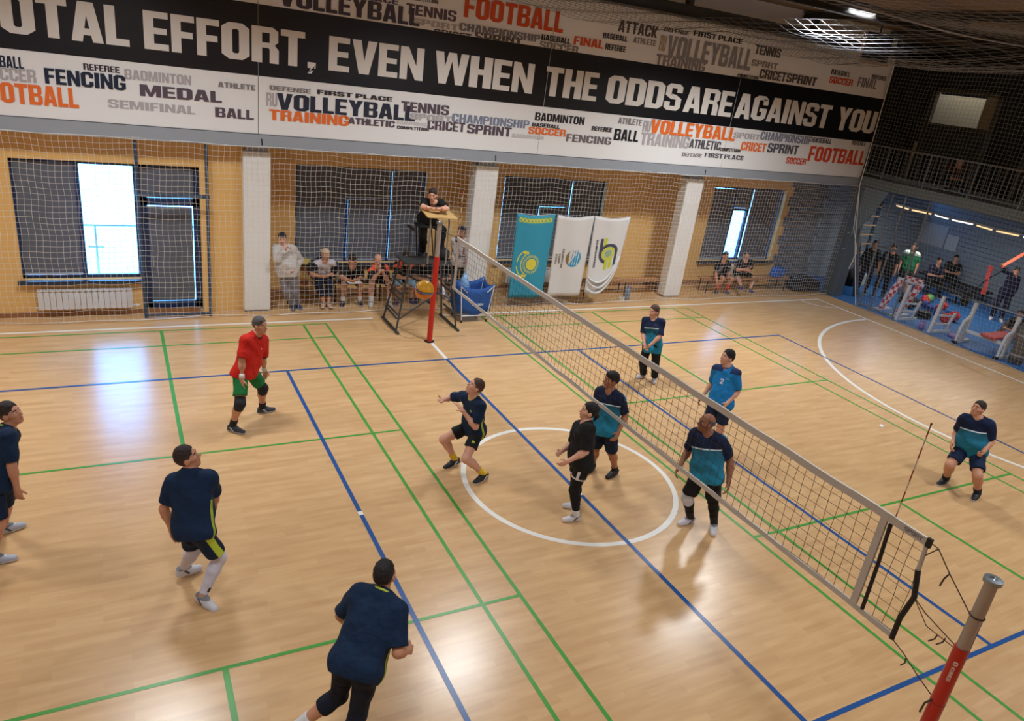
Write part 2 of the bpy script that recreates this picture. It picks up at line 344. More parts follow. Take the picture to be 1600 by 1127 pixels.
# --- grey brick facing with a toothed left edge in the far right corner
brick_me = None; mBR = [M('grey_brick_a', (118, 124, 132), .8, var=.12), M('grey_brick_b', (104, 111, 120), .8, var=.12)]
wall_end = [o for o in bpy.data.objects if o.name == 'wall_far_middle'][0]
meshes = []
for m in mBR:
    mb = MB(); mb.box((-.196, -.03, -.068), (.196, .0, .068)); ob = mb.build('brick', m, wall_end); bevel(ob, .006, 1); meshes.append(ob)
first = list(meshes); cnt = 0
for r in range(22):
    z = .08+r*.15; xs = 12.86+(.12 if (r//2) % 2 else 0)-.0*r
    k = 0
    while xs < 14.35:
        if first: ob = first.pop()
        else:
            ob = meshes[(r*7+k*3) % 2].copy(); COL.objects.link(ob)
        ob.location = (xs+.2, Y2-.001, z); xs += .4; k += 1

# --- long printed banner over the beam
YB = 7.38
mBAN = M('white_banner_print', (232, 232, 232), .45, var=.015, scale=1.5)
mBLK = M('black_banner_print', (13, 14, 20), .4, var=.1)
PC = dict(navy=(17,32,56), navy2=(34,40,58), dark=(46,40,48), black=(22,20,24), lgrey=(176,170,172), vlgrey=(200,197,198), mgrey=(136,128,130), mgreyb=(120,118,124), plum=(88,74,86), plumg=(112,102,108), plumd=(62,56,68),
          orange=(232,112,44), ored=(206,78,30), red=(212,74,40), blue=(124,132,154), blueg=(126,128,144), mdark=(86,82,90), dgrey=(84,74,74), tan=(170,150,124), vgrey=(140,138,142))
ban = thing('printed_banner', 'very long white and black printed banner of sport words above the beam', 'banner', (0, YB, 3.58))
SEAM = (-8.9, -2.98, 3.04, 8.56, 14.07); ZT = 6.86
for a, b in zip(SEAM, SEAM[1:]):
    mb = MB(); mb.box((a+.006, 0, 0), (b-.006, .03, ZT-3.58)); p = mb.build('panel', mBAN, ban)
    mb = MB(); mb.box((a+.006, -.002, 4.61-3.58), (b-.006, .0, 5.80-3.58)); mb.build('black_stripe', mBLK, p)
def ban_word(text, x0, x1, z, h, mat, clip=None, y=-.004):
    mb = word_mesh(text, x0, x1, h, lambda a, b, k: (a, y-.0004*k, z-3.58+b), None if clip is None else (clip[0]-z, clip[1]-z))
    o = mb.build('word', mat, ban); return o
mLET = M('white_letter_print', (226, 222, 216), .45, var=.02)
for t, a, b in (('TOTAL', -7.28, -5.04), ('EFFORT,', -4.82, -1.93), ('EVEN', -1.71, .18), ('WHEN', .42, 2.70), ('THE', 3.0, 4.38), ('ODDS', 4.63, 6.82), ('ARE', 6.93, 8.5), ('AGAINST', 8.62, 12.1), ('YOU', 12.4, 14.03)):
    ban_word(t, a, b, 4.845, .60, mLET)
WORDS = [('BALL', -6.91, -6.58, 4.32, 0.18, 'navy'), ('SOCCER', -7.18, -6.43, 4.13, 0.2, 'lgrey'), ('FOOTBALL', -7.3, -5.86, 3.79, 0.31, 'orange'), ('FENCING', -6.31, -5.14, 4.14, 0.24, 'navy'), ('REFEREE', -5.75, -5.22, 4.41, 0.1, 'dark'), ('BADMINTON', -5.15, -4.11, 4.33, 0.16, 'lgrey'), ('MEDAL', -4.93, -3.61, 4.08, 0.19, 'plum'), ('ATHLETE', -3.67, -3.03, 4.35, 0.09, 'mgrey'), ('SEMIFINAL', -5.43, -4.06, 3.84, 0.14, 'lgrey'), ('BALL', -3.73, -3.06, 3.83, 0.17, 'plum'), ('DEFENSE', -2.78, -2.03, 4.39, 0.08, 'mgrey'), ('FIRST PLACE', -1.91, -0.42, 4.4, 0.08, 'dark'), ('RU', -2.84, -2.64, 4.1, 0.24, 'lgrey'), ('VOLLEYBALL', -2.65, 0.08, 4.06, 0.29, 'navy2'), ('TRAINING', -2.79, -1.28, 3.86, 0.19, 'orange'), ('ATHLETIC', -1.29, -0.34, 3.91, 0.12, 'plum'), ('RUNNING', -0.3, 0.33, 3.98, 0.07, 'vlgrey'), ('COMPETITION', -0.29, 0.4, 3.89, 0.06, 'dark'), ('TENNIS', -0.23, 0.81, 4.24, 0.19, 'plum'), ('SPORT', -0.03, 0.89, 4.1, 0.12, 'lgrey'), ('CHAMPIONSHIP', 0.89, 2.74, 4.12, 0.17, 'blue'), ('CRICET', 0.36, 1.21, 3.93, 0.19, 'plum'), ('SPRINT', 1.26, 2.32, 3.92, 0.19, 'plum'), ('BADMINTON', 2.34, 3.15, 3.92, 0.07, 'vlgrey'), ('BADMINTON', 2.86, 4.16, 4.31, 0.17, 'black'), ('BASEBALL', 2.81, 3.53, 4.18, 0.08, 'dark'), ('SOCCER', 2.74, 3.71, 4.02, 0.15, 'orange'), ('REFEREE', 4.39, 4.95, 4.21, 0.1, 'dark'), ('FENCING', 3.74, 4.99, 3.92, 0.17, 'plumg'), ('ATHLETE', 5.09, 5.78, 4.42, 0.14, 'mgrey'), ('RU', 5.83, 6.06, 4.3, 0.25, 'lgrey'), ('VOLLEYBALL', 6.05, 8.81, 4.28, 0.32, 'orange'), ('BALL', 5.04, 5.76, 4.04, 0.26, 'black'), ('TRAINING', 5.83, 7.35, 3.99, 0.29, 'lgrey'), ('ATHLETIC', 7.36, 8.39, 4.02, 0.21, 'mdark'), ('COMPETITION', 8.39, 9.1, 4.01, 0.08, 'dark'), ('DEFENSE', 7.19, 7.84, 3.8, 0.09, 'mgrey'), ('FIRST PLACE', 7.93, 9.28, 3.82, 0.11, 'mdark'), ('SPORT', 8.75, 9.68, 4.36, 0.14, 'lgrey'), ('CHAMPIONSHIP', 9.68, 11.64, 4.38, 0.21, 'blueg'), ('BASEBALL', 11.67, 12.42, 4.45, 0.13, 'dark'), ('REFEREE', 13.27, 13.87, 4.49, 0.12, 'mdark'), ('CRICET', 9.09, 9.99, 4.07, 0.22, 'orange'), ('SPRINT', 10.04, 11.21, 4.08, 0.24, 'mdark'), ('FOOTBALL', 11.66, 14.02, 3.95, 0.4, 'red'), ('SOCCER', 10.85, 11.63, 3.83, 0.17, 'red'), ('VOLLEYBALL', -2.62, 0.03, 5.83, 0.31, 'plumd'), ('PLACE', -1.19, -0.42, 6.15, 0.1, 'plum'), ('TENNIS', -0.26, 0.79, 6.02, 0.19, 'plum'), ('SPORT', -0.13, 0.86, 5.86, 0.11, 'lgrey'), ('FOOTBALL', 0.94, 3.26, 6.13, 0.4, 'ored'), ('CHAMPIONSHIP', 0.87, 2.73, 5.88, 0.14, 'mgreyb'), ('CRICET', 0.34, 1.16, 5.7, 0.14, 'dgrey'), ('SPRINT', 1.23, 2.32, 5.73, 0.17, 'dgrey'), ('BASEBALL', 2.76, 3.48, 5.94, 0.11, 'black'), ('SOCCER', 2.74, 3.71, 5.76, 0.16, 'mgrey'), ('COMPETITION', -0.2, 0.38, 6.28, 0.07, 'dark'), ('FINAL', 3.57, 4.35, 5.95, 0.17, 'ored'), ('REFEREE', 4.4, 4.96, 5.95, 0.12, 'dark'), ('BASEBALL', 4.29, 4.95, 6.17, 0.11, 'dark'), ('ATTACK', 4.66, 5.76, 6.35, 0.24, 'dgrey'), ('ATHLETE', 5.12, 5.76, 6.18, 0.12, 'mgrey'), ('RU', 5.86, 6.05, 6.1, 0.33, 'tan'), ('VOLLEYBALL', 6.09, 8.77, 5.98, 0.48, 'vgrey'), ('DEFENSE', 5.92, 6.66, 6.52, 0.09, 'dgrey'), ('FIRST PLACE', 6.79, 8.34, 6.54, 0.11, 'dark'), ('TRAINING', 5.84, 7.34, 5.79, 0.24, 'mgrey'), ('TENNIS', 8.8, 9.69, 6.38, 0.21, 'dgrey'), ('SPORT', 8.79, 9.7, 6.11, 0.14, 'mgrey'), ('COMPETITION', 8.42, 9.14, 5.78, 0.1, 'dark'), ('CRICET', 9.14, 10.07, 5.85, 0.22, 'dgrey'), ('SPRINT', 10.09, 11.21, 5.86, 0.21, 'dgrey'), ('BASEBALL', 11.67, 12.41, 6.22, 0.12, 'dark'), ('SOCCER', 11.67, 12.61, 6.0, 0.17, 'red'), ('FINAL', 12.79, 13.6, 6.02, 0.24, 'mgrey'), ('REFEREE', 13.29, 13.9, 6.27, 0.11, 'dgrey')]
for i, (t, a, b, z, h, c) in enumerate(WORDS):
    ban_word(t, a, b, z, h, M('print_'+c, PC[c], .45, var=.04), (5.803, 6.85) if z > 5.3 else (3.6, 4.607), y=-.003-.003*(i % 4))

# --- floor markings (each painted line a part of the floor)
mLW = M('white_line_paint', (226, 222, 214), .3, var=.03); mLB = M('blue_line_paint', (30, 78, 140), .3, var=.1, scale=4); mLG = M('green_line_paint', (68, 148, 58), .3, var=.12, scale=4)
LZ = [0]
def line(name, mat, a, b, w, z):
    mb = MB(); LZ[0] += 1; z += .00004*(LZ[0] % 14); a = Vector(a); b = Vector(b); d = (b-a).normalized(); s = Vector((-d.y, d.x))*(w/2)
    mb.add([(*(a-s), z), (*(b-s), z), (*(b+s), z), (*(a+s), z)], [(0,1,2,3)]); return mb.build(name, mat, floor)
def arc(name, mat, c, r, a0, a1, w, z, n=72):
    mb = MB()
    for i in range(n+1):
        t = math.radians(a0+(a1-a0)*i/n)
        for q in (r-w/2, r+w/2): mb.v.append((c[0]+q*math.cos(t), c[1]+q*math.sin(t), z))
    for i in range(n): mb.face((2*i, 2*i+1, 2*i+3, 2*i+2))
    return mb.build(name, mat, floor)
zw, zg, zb = .0010, .0018, .0026
line('white_line', mLW, (XL+.3, 6.88), (-.73, 6.88), .075, zw); line('white_line', mLW, (.85, 6.88), (13.22, 6.9), .075, zw)
line('white_line', mLW, (13.18, 6.9), (13.12, -7.0), .075, zw)
arc('white_arc', mLW, (13.1, 0), 5.12, 90, 270, .085, zw); arc('white_arc', mLW, (13.2, 6.9), .8, 180, 270, .05, zw, 20)
arc('white_circle', mLW, (.06, 0), 1.53, 0, 360, .075, zw)
line('white_line', mLW, (0, 4.5), (.02, 5.42), .07, zw)
line('white_mark', mLW, (-3, -.02), (-3, .06), .06, zb+.0004); line('white_mark', mLW, (0, -.42), (0, -.2), .06, zb+.0004)
for y in (4.475, -4.475): line('blue_line', mLB, (-9, y), (9, y), .052, zb)
for x in (-3, 3): line('blue_line', mLB, (x, -4.5), (x, 4.5), .055, zb)
line('blue_line', mLB, (0, -4.5), (0, 4.5), .058, zb); line('blue_line', mLB, (8.975, -4.5), (8.975, 4.5), .05, zb); line('blue_line', mLB, (-8.975, -4.5), (-8.975, 4.5), .05, zb)
for s, (xa, xb) in ((-1, (-7.9, -1.78)), (1, (1.76, 7.8))):
    for x in (xa, xa+.46, xb-.46, xb): line('green_line', mLG, (x, -6.7), (x, 6.7), .045, zg)
    for y in (6.68, 5.93, 1.97, -1.97, -5.93, -6.68): line('green_line', mLG, (xa, y), (xb, y), .042, zg)
    xc = (xa+xb)/2
    for ya, yb_ in ((1.97, 6.7), (-6.7, -1.97)): line('green_line', mLG, (xc, ya), (xc, yb_), .055, zg)
# hatch seams of the floor cover beside the far post
mSEAM = M('floor_seam', (96, 66, 40), .6)
for a, b in (((-.35, 5.62), (.9, 5.62)), ((-.7, 6.2), (-.35, 5.62)), ((-.45, 6.5), (-.12, 5.62)), ((-.5, 6.1), (.8, 6.1))): line('floor_seam', mSEAM, a, b, .012, zw)

# --- roof steel
mBEAM = M('dark_roof_steel', (60, 58, 56), .5, .3)
def ibeam(nm, a, b, h=.22, w=.16):
    mb = MB(); a = Vector(a); b = Vector(b)
    mb.bar(a+Vector((0,0,h/2)), b+Vector((0,0,h/2)), w, .025); mb.bar(a-Vector((0,0,h/2)), b-Vector((0,0,h/2)), w, .025); mb.bar(a, b, .02, h)
    return mb.build(nm, mBEAM)
steel = thing('roof_truss', 'dark steel roof beams with struts under the brown deck', 'roof truss', (0, 0, 7.0))
for y, z in ((7.0, -.02), (3.1, .12), (-1.5, .12), (-5.6, .12)):
    o = ibeam('beam', (XL, y, z), (XR, y, z)); o.parent = steel
for x in (-10, -6, -2, 2, 6.2, 10.2, 13.6):
    o = ibeam('rafter', (x, YN, .44), (x, 7.4, .44), .14, .12); o.parent = steel
    for y in (7.0, 3.1, -1.5):
        mb = MB(); mb.bar((x, y, .1), (x, y, .5), .14, .14); mb.build('strut', mBEAM, steel)
mHOUS = M('lamp_housing', (70, 72, 74), .4, .5); mLED = emit('led_panel', (1, .95, .88, 1), 14.0)
lamp0 = None
for i, (x, y, z, wt) in enumerate(LAMPS):
    if lamp0 is None:
        t = thing('ceiling_lamp', 'round high bay ceiling lamp hung under the roof steel', 'lamp', (x, y, z), 'high bay lamps under the roof'); lamp0 = t
        mb = MB(); mb.lathe((0,0,0), [(.20,.03),(.22,.03),(.22,.06),(.12,.12),(.08,.22),(.02,.22)], 20); mb.build('housing', mHOUS, t, True)
        mb = MB(); mb.lathe((0,0,0), [(.19,.022),(.19,.028)], 20); mb.build('led_panel', mLED, t)
        mb = MB(); mb.tube([(0,0,.2),(0,0,.5)], .012, 6); mb.build('hanger', mHOUS, t)
    else:
        t = copy_tree(lamp0); t.location = (x, y, z)
    t['label'] = 'round roof lamp, '+('first', 'second', 'third', 'fourth', 'fifth')[i if i < 4 else i-4]+' from the left in the row '+('by the banner' if i < 4 else 'near the camera')
    lamp_light(x, y, z+.018, LAMP_W*wt)
# ================================================================ gym beyond the open end, mezzanine above
XG = 20.4; YG = 9.1
mSIDE = M('grey_wall_siding', (130, 146, 160), .7, var=.06)
mBLUEF = M('blue_rubber_floor', (34, 96, 158), .6, var=.08)
mb = MB(); mb.box((XR, YN, -.2), (XG+.2, YG+.2, .004)); struct(mb.build('floor_gym', mBLUEF))
def siding(nm, a, b, horizontal_axis, z1, n):
    """wall of lapped horizontal boards, joints recessed"""
    root = None; k = (z1-.02)/n
    mb = MB()
    if horizontal_axis == 'y': mb.box((a[0]+.02, a[1], 0), (a[0]+.2, b[1], z1))
    else: mb.box((a[0], a[1]+.02, 0), (b[0], a[1]+.2, z1))
    root = struct(mb.build(nm, mDARK)); first = None
    for i in range(n):
        if first is None:
            mb = MB()
            if horizontal_axis == 'y': mb.box((a[0], a[1], .008), (a[0]+.02, b[1], k-.006))
            else: mb.box((a[0], a[1], .008), (b[0], a[1]+.02, k-.006))
            first = mb.build('board', mSIDE, root)
        else:
            c = first.copy(); COL.objects.link(c); c.parent = root; c.location = (0, 0, i*k)
    return root
siding('wall_gym_back', (XG, YN, 0), (XG, YG+.2, 0), 'y', 3.38, 22)
siding('wall_gym_far', (14.3, YG, 0), (XG+.25, YG, 0), 'x', 3.38, 22)
mMEZ = M('mezzanine_edge', (92, 100, 98), .6)
mb = MB(); mb.box((XR+.02, YN, 3.40), (XG+.2, 9.0, 3.66)); struct(mb.build('floor_mezzanine', mMEZ))
mDW = M('dark_blue_mezzanine_wall', (14, 15, 20), .8)
MO = (5.75, 7.95, 3.66, 6.36); MO2 = (2.6, 4.7, 3.66, 6.0)
mb = MB()
for ya, yb, za, zb in ((YN, MO2[0], 3.66, 7.6), (MO2[0], MO2[1], MO2[3], 7.6), (MO2[1], MO[0], 3.66, 7.6), (MO[0], MO[1], MO[3], 7.6), (MO[1], 9.2, 3.66, 7.6)): mb.box((17, ya, za), (17.15, yb, zb))
struct(mb.build('wall_mezzanine', mDW))
mb = MB(); mb.box((18.2, YN, 3.66), (18.4, 9.2, 7.6)); struct(mb.build('wall_room_behind', M('cream_room_wall', (226, 220, 200), .8)))
mb = MB(); mb.box((14.14, 8.9, 3.6), (20, 9.1, 7.6)); struct(mb.build('wall_mezzanine_far', mDW))
mTAUPE = M('taupe_frame', (70, 68, 64), .6)
for n, O in ((5, MO), (6, MO2)):
    ya, yb, za, zb = O
    mb = MB()
    for a, b in ((ya, ya+.16), (yb-.16, yb)): mb.box((16.95, a, za), (17.1, b, zb))
    mb.box((16.95, ya, zb-.12), (17.1, yb, zb)); mb.box((16.96, ya, za+1.62), (17.1, yb, za+1.70))
    w = struct(mb.build('window_%d' % n, mTAUPE))
    mb = MB(); mb.box((17.02, ya+.16, za), (17.06, yb-.16, za+1.62)); mb.build('lower_panel', M('grey_lower_panel', (46, 46, 46), .7), w)
    mb = MB(); mb.box((17.0, ya+.5, zb-.17), (17.05, yb-.25, zb-.10)); mb.build('valance', M('navy_valance', (36, 56, 84), .8), w)
    mb = MB(); mb.box((17.0, ya+.16, za+1.62), (17.05, ya+.16+.36, zb-.1)); mb.build('curtain', M('beige_curtain', (150, 138, 112), .9), w)
mb = MB(); mb.box((16.9, 7.9, 3.66), (16.97, 7.98, 4.75)); struct(mb.build('trim_3', mWHITE))
mRAIL = M('grey_railing_steel', (112, 116, 120), .45, .4)
t = thing('mezzanine_railing', 'dark steel railing with upright bars along the mezzanine edge', 'railing', (14.1, 0, 3.66))
for nm, z, r in (('top_rail', .90, .025), ('bottom_rail', .1, .018)):
    mb = MB(); mb.tube([(0, 7.35, z), (0, -9, z)], r, 6); mb.build(nm, mRAIL, t)
first = None
for i in range(110):
    y = 7.3-i*.145; big = i % 9 == 4
    if big: mb = MB(); mb.tube([(0, y, 0), (0, y, .9)], .022, 6); mb.build('post', mRAIL, t)
    elif first is None: mb = MB(); mb.tube([(0, 0, .1), (0, 0, .9)], .009, 5); first = mb.build('bar', mRAIL, t); first.location.y = y
    else: c = first.copy(); COL.objects.link(c); c.parent = t; c.location = (0, y, 0)
# dark steel column and gusset in the corner
t = thing('steel_column', 'grey steel corner column with a gusset plate beside the gym opening', 'column', (14.28, 7.25, 0))
mCOLG = M('grey_column_paint', (84, 94, 102), .5)
mb = MB(); mb.box((-.24, -.14, 0), (.2, .3, 3.4)); bevel(mb.build('shaft', mCOLG, t), .01, 1)
mb = MB(); mb.add([(-.24,-.15,1.9),(-.24,-.15,3.38),(-.24,-.95,3.38),(-.24,-.55,2.5),(-.2,-.15,1.9),(-.2,-.15,3.38),(-.2,-.95,3.38),(-.2,-.55,2.5)], [(0,1,2,3),(7,6,5,4),(0,3,7,4),(3,2,6,7),(2,1,5,6),(1,0,4,5)]); mb.build('gusset_plate', M('pale_grey_plate', (104, 116, 122), .5), t)
for k in range(2): mb = MB(); mb.tube([(-.26, -.1, 1.5+.5*k), (-.36, -.12, 1.5+.5*k)], .012, 5); mb.build('hook', mWHITE, t)

# wall bars with wooden rungs
mWOOD = M('varnished_wood', (206, 166, 110), .4, var=.12, scale=10)
mPLY = M('plywood_board', (196, 160, 104), .5, var=.08, scale=8)
t = thing('wall_bars', 'wooden wall bars with pale rungs in the blue gym corner', 'wall bars', (16.4, 8.45, 0))
for x in (-.62, .55): mb = MB(); mb.bar((x, .05, 0), (x, .05, 3.2), .05, .12); mb.build('upright', M('navy_upright', (40, 52, 76), .6), t)
for i in range(10): mb = MB(); mb.bar((-.6, 0, .1+.31*i), (.55, 0, .1+.31*i), .05, .035); mb.build('rung', mWOOD, t)
t = thing('leaning_board', 'dark navy plank leaning on the wall bars', 'plank', (15.0, 7.0, 0))
mb = MB(); mb.bar((0, 0, 0), (.3, .75, 1.75), .22, .05, (0,1,0)); mb.build('plank', M('navy_plank', (30, 44, 72), .6), t)
# two pale boards on the back wall
for dy, w, h, c, lab in ((8.53, .9, .74, (176, 180, 182), 'larger pale grey notice board on the gym back wall'), (7.80, .42, .52, (190, 192, 190), 'small pale grey notice board on the gym back wall')):
    t = thing('notice_board', lab, 'board', (XG-.004, dy, 1.30))
    mb = MB(); mb.box((-.02, -w/2, 0), (0, w/2, h)); mb.build('panel', M('board_%d' % c[0], c, .6), t)
    mb = MB(); mb.box((-.03, -w/2-.02, -.02), (.0, -w/2, h+.02)); mb.box((-.03, w/2, -.02), (0, w/2+.02, h+.02)); mb.build('frame', mGREYB, t)
# tube lamps below the mezzanine
mT1 = emit('warm_tube', (1, .66, .28, 1), 1.1); mT2 = emit('cool_tube', (.9, .92, .9, 1), 1.3)
for i in range(8):
    y = 7.75-i*.68; lab = ['first tube lamp', 'second tube lamp', 'third tube lamp', 'fourth tube lamp', 'fifth tube lamp', 'sixth tube lamp', 'seventh tube lamp', 'eighth tube lamp'][i]+' from the corner column in the row under the mezzanine'
    t = thing('tube_lamp', lab, 'lamp', (17, y, 2.72), 'tube lamps under the mezzanine')
    a = -.1 if i % 2 else .08
    mb = MB(); mb.tube([(a, .27, 0), (-a, -.27, .0)], .022, 8); mb.build('tube', mT1 if i in (0,1,4,5) else mT2, t)
    mb = MB(); mb.bar((a, .3, .045), (-a, -.3, .045), .08, .04); mb.build('batten', mWHITE, t)
    mb = MB(); mb.tube([(0, 0, .05), (0, 0, .68)], .008, 4); mb.build('hanger', mGREYB, t)
def gym_light(x, y, z, w, c): 
    d = bpy.data.lights.new('gym_and_added_room_light', 'AREA'); d.shape = 'RECTANGLE'; d.size = .2; d.size_y = 4.5; d.energy = w; d.color = c
    o = bpy.data.objects.new('light', d); COL.objects.link(o); o.location = (x, y, z); return o
gym_light(17, 5.3, 2.68, 80, (1, .93, .82)); gym_light(17, -1.5, 2.68, 70, (1, .95, .88)); gym_light(17.75, 6.5, 7.2, 26, (1, .92, .8))  # last one has no fixture: added to brighten the room behind the mezzanine

# pipe gate frame beside the court and a standing rolled mat
t = thing('pipe_gate', 'grey pipe gate frame in the end netting beside the checked trestle', 'frame', (14.03, 5.6, 0))
for y in (.52, .12, -.62): mb = MB(); mb.tube([(0, y, 0), (0, y, 3.36)], .024, 8); mb.build('post', mRAIL, t)
for z in (1.88, .12): mb = MB(); mb.tube([(0, .52, z), (0, -.62, z)], .024, 8); mb.build('crossbar', mRAIL, t)
t = thing('rolled_mat', 'brown rolled mat standing upright at the photo right edge by the court', 'mat', (14.5, 1.72, .004))
mMATB = M('brown_mat', (98, 90, 82), .8, var=.2, scale=20)
mb = MB(); mb.tube([(0, 0, 0), (.02, 0, .3), (.0, .02, .7), (.02, .0, 1.0)], [.17, .18, .175, .17], 16); mb.build('roll', mMATB, t, True)
for z in (.22, .74): mb = MB(); mb.lathe((.01, .01, z), [(.175,-.025),(.19,-.025),(.19,.025),(.175,.025)], 18); mb.build('strap', M('mat_strap', (150, 146, 140), .7), t)
# racks and gear
mWT = M('white_enamel_tube', (206, 210, 214), .35); mRUB = M('black_rubber', (26, 26, 28), .7); mRED = M('red_vinyl', (196, 44, 44), .45); mBLU = M('blue_vinyl', (36, 66, 140), .5); mPUR = M('purple_vinyl', (120, 96, 160), .5)
def squat_rack(x, y, lab):
    t = thing('squat_rack', lab, 'rack', (x, y, 0), 'white steel stands beside the court')
    mb = MB(); mb.bar((0, 0, 0), (.1, -.02, 1.05), .08, .08); mb.build('upright', mWT, t)
    mb = MB(); mb.bar((0, 0, .04), (.75, -.1, .04), .07, .07); mb.build('foot', mWT, t)
    mb = MB(); mb.bar((.55, -.08, .04), (.55, -.2, .6), .06, .06); mb.build('rear_upright', mWT, t)
    for z in (.28, .52): mb = MB(); mb.bar((.03, 0, z), (.55, -.12, z-.02), .05, .05); mb.build('brace', mWT, t)
squat_rack(14.2, 4.95, 'white steel stand nearest the red and white checked frame'); squat_rack(14.22, 3.92, 'white steel stand left of the bench press station')
t = thing('bench_press', 'white bench press station with curved side braces and red pad', 'gym machine', (14.2, 2.6, 0))
for s, y in ((1, .55), (-1, -.58)):
    mb = MB(); mb.bar((.25, y, 0), (.3, y-.02, 1.12), .08, .08); mb.build('upright', mWT, t)
    mb = MB(); mb.tube([(0, y, .05), (.02, y, .4), (.08, y, .62), (.28, y, .74)], .04, 8); mb.build('side_brace', mWT, t)
    mb = MB(); mb.bar((-.05, y, .04), (.6, y, .04), .07, .07); mb.build('foot', mWT, t)
    mb = MB(); mb.box((-.1, y-.05, 0), (.02, y+.05, .07)); mb.build('foot_cap', mRUB, t)
mb = MB(); mb.bar((.25, .55, .36), (.25, -.58, .36), .07, .07); mb.build('crossbar', mWT, t)
mb = MB(); mb.box((.1, -.32, .40), (1.2, .08, .47)); bevel(mb.build('pad', mRED, t), .03, 2)
mb = MB(); mb.bar((.3, -.1, .38), (1.1, -.1, .38), .07, .05); mb.bar((1.0, -.1, .38), (1.0, -.1, 0), .06, .06); mb.build('pad_support', mRUB, t)
t = thing('barbell', 'steel barbell with one black plate lying across the bench press hooks', 'barbell', (14.5, 2.6, 1.19))
mb = MB(); mb.tube([(0, 1.2, -.05), (0, -.75, 0)], .02, 8); mb.build('bar', mSTEEL, t)
mb = MB(); mb.lathe((0, .84, -.04), [(.05,-.03),(.21,-.03),(.22,0),(.21,.03),(.05,.03)], 20, (0,1,0)); mb.build('weight_plate', mRUB, t)
def dumbbell(x, y, rz, mat, lab, s=1.0):
    t = thing('dumbbell', lab, 'dumbbell', (x, y, .004), 'dumbbells on the blue gym floor', rz)
    mb = MB(); mb.tube([(-.1*s, 0, .08*s), (.1*s, 0, .08*s)], .018, 6); mb.build('handle', mSTEEL, t)
    for k in (-1, 1): mb = MB(); mb.lathe((k*.14*s, 0, .08*s), [(.05*s,-.06*s),(.08*s,-.04*s),(.08*s,.04*s),(.05*s,.06*s)], 6, (1,0,0)); mb.build('head', mat, t)
dumbbell(17.1, 6.05, .6, mRED, 'red dumbbell farthest back on the blue floor', 1.6); dumbbell(17.05, 5.45, .3, mRED, 'red dumbbell behind the second white stand', 1.5)
dumbbell(16.0, 4.5, .2, mRED, 'red dumbbell nearest the bench press station', 2.0); dumbbell(16.5, 5.55, .9, mBLU, 'blue dumbbell between the two white stands', 1.5); dumbbell(16.35, 4.95, -.4, mBLU, 'blue dumbbell beside the second white stand', 1.4)
dumbbell(16.2, 5.8, .2, mRUB, 'black dumbbell behind the first white stand', 1.6); dumbbell(16.5, 6.25, -.2, mRUB, 'black dumbbell behind the green jersey person', 1.5)
dumbbell(14.35, 4.25, .5, mPUR, 'purple dumbbell on the floor edge between white stands', 1.2)
t = thing('weight_disc', 'flat purple weight disc lying near the bench press', 'weight plate', (14.75, 3.42, .004))
mb = MB(); mb.lathe((0,0,0), [(.04,0),(.24,0),(.25,.03),(.24,.06),(.04,.06)], 24); mb.build('disc', mPUR, t); mb = MB(); mb.lathe((0,0,.058), [(.05,0),(.09,.0),(.09,.01),(.05,.01)], 16); mb.build('hub', mSTEEL, t)
t = thing('exercise_bag', 'bright green sports bag on the blue floor before the gym bench', 'bag', (17.6, 6.25, .004))
mb = MB(); mb.lathe((0,0,.12), [(.02,-.24),(.10,-.22),(.12,-.1),(.125,.1),(.10,.22),(.02,.24)], 14, (1,.4,0)); mb.build('body', M('green_cloth', (110, 176, 90), .7), t, True); mb = MB(); mb.tube([(-.1,0,.22),(-.06,0,.3),(.06,0,.3),(.1,0,.22)], .01, 5); mb.build('handle', mRUB, t)
t = thing('gym_bench', 'low black bench along the gym back wall', 'bench', (19.2, 6.6, 0))
mb = MB(); mb.box((-.9, -.9, .36), (-.5, 1.2, .43)); mb.box((.5, -.9, .36), (.9, 1.6, .43)); mb.build('seat', mRUB, t)
for x in (-.7, .7):
    for y in (-.7, 1.0): mb = MB(); mb.bar((x, y, 0), (x, y, .38), .05, .05); mb.build('leg', mRUB, t)
# red and white checked trestle
def check_mat():
    m = bpy.data.materials.new('red_white_check'); m.use_nodes = True; N = m.node_tree.nodes; L = m.node_tree.links
    tc = N.new('ShaderNodeTexCoord'); ch = N.new('ShaderNodeTexChecker'); ch.inputs['Scale'].default_value = 9.0
    ch.inputs['Color1'].default_value = rgb(196, 52, 66); ch.inputs['Color2'].default_value = rgb(226, 220, 224)
    L.new(tc.outputs['Object'], ch.inputs['Vector']); L.new(ch.outputs['Color'], N['Principled BSDF'].inputs['Base Color']); N['Principled BSDF'].inputs['Roughness'].default_value = .6; return m
mCHK = check_mat()
t = thing('checked_trestle', 'red and white checked padded trestle on white feet', 'trestle', (14.75, 5.4, 0))
for k, y in enumerate((.3, -.28)):
    mb = MB(); mb.tube([(-.1, y+.12, .06), (.0, y+.0, .55), (.1, y-.12, 1.0)], [.09, .11, .10], 10); mb.build('padded_leg', mCHK, t)
    mb = MB(); mb.box((-.42, y+.04, 0), (.34, y+.2, .05)); mb.build('foot', mWT, t)
mb = MB(); mb.tube([(.1, .3, 1.0), (.1, -.5, 1.02)], .05, 8); mb.build('top_bar', mWT, t)
mb = MB(); mb.tube([(.12, .1, 1.08), (.12, -.42, 1.10)], .08, 10); mb.build('padded_top', mCHK, t)
t = thing('dumbbell_stack', 'stack of black weight plates beside the first white stand', 'weight plates', (15.5, 5.0, .004))
for k in range(4): mb = MB(); mb.lathe((.03*math.sin(k*2), .0, .05*k), [(.05,0),(.2,0),(.21,.02),(.2,.045),(.05,.045)], 18); mb.build('plate', mRUB, t)
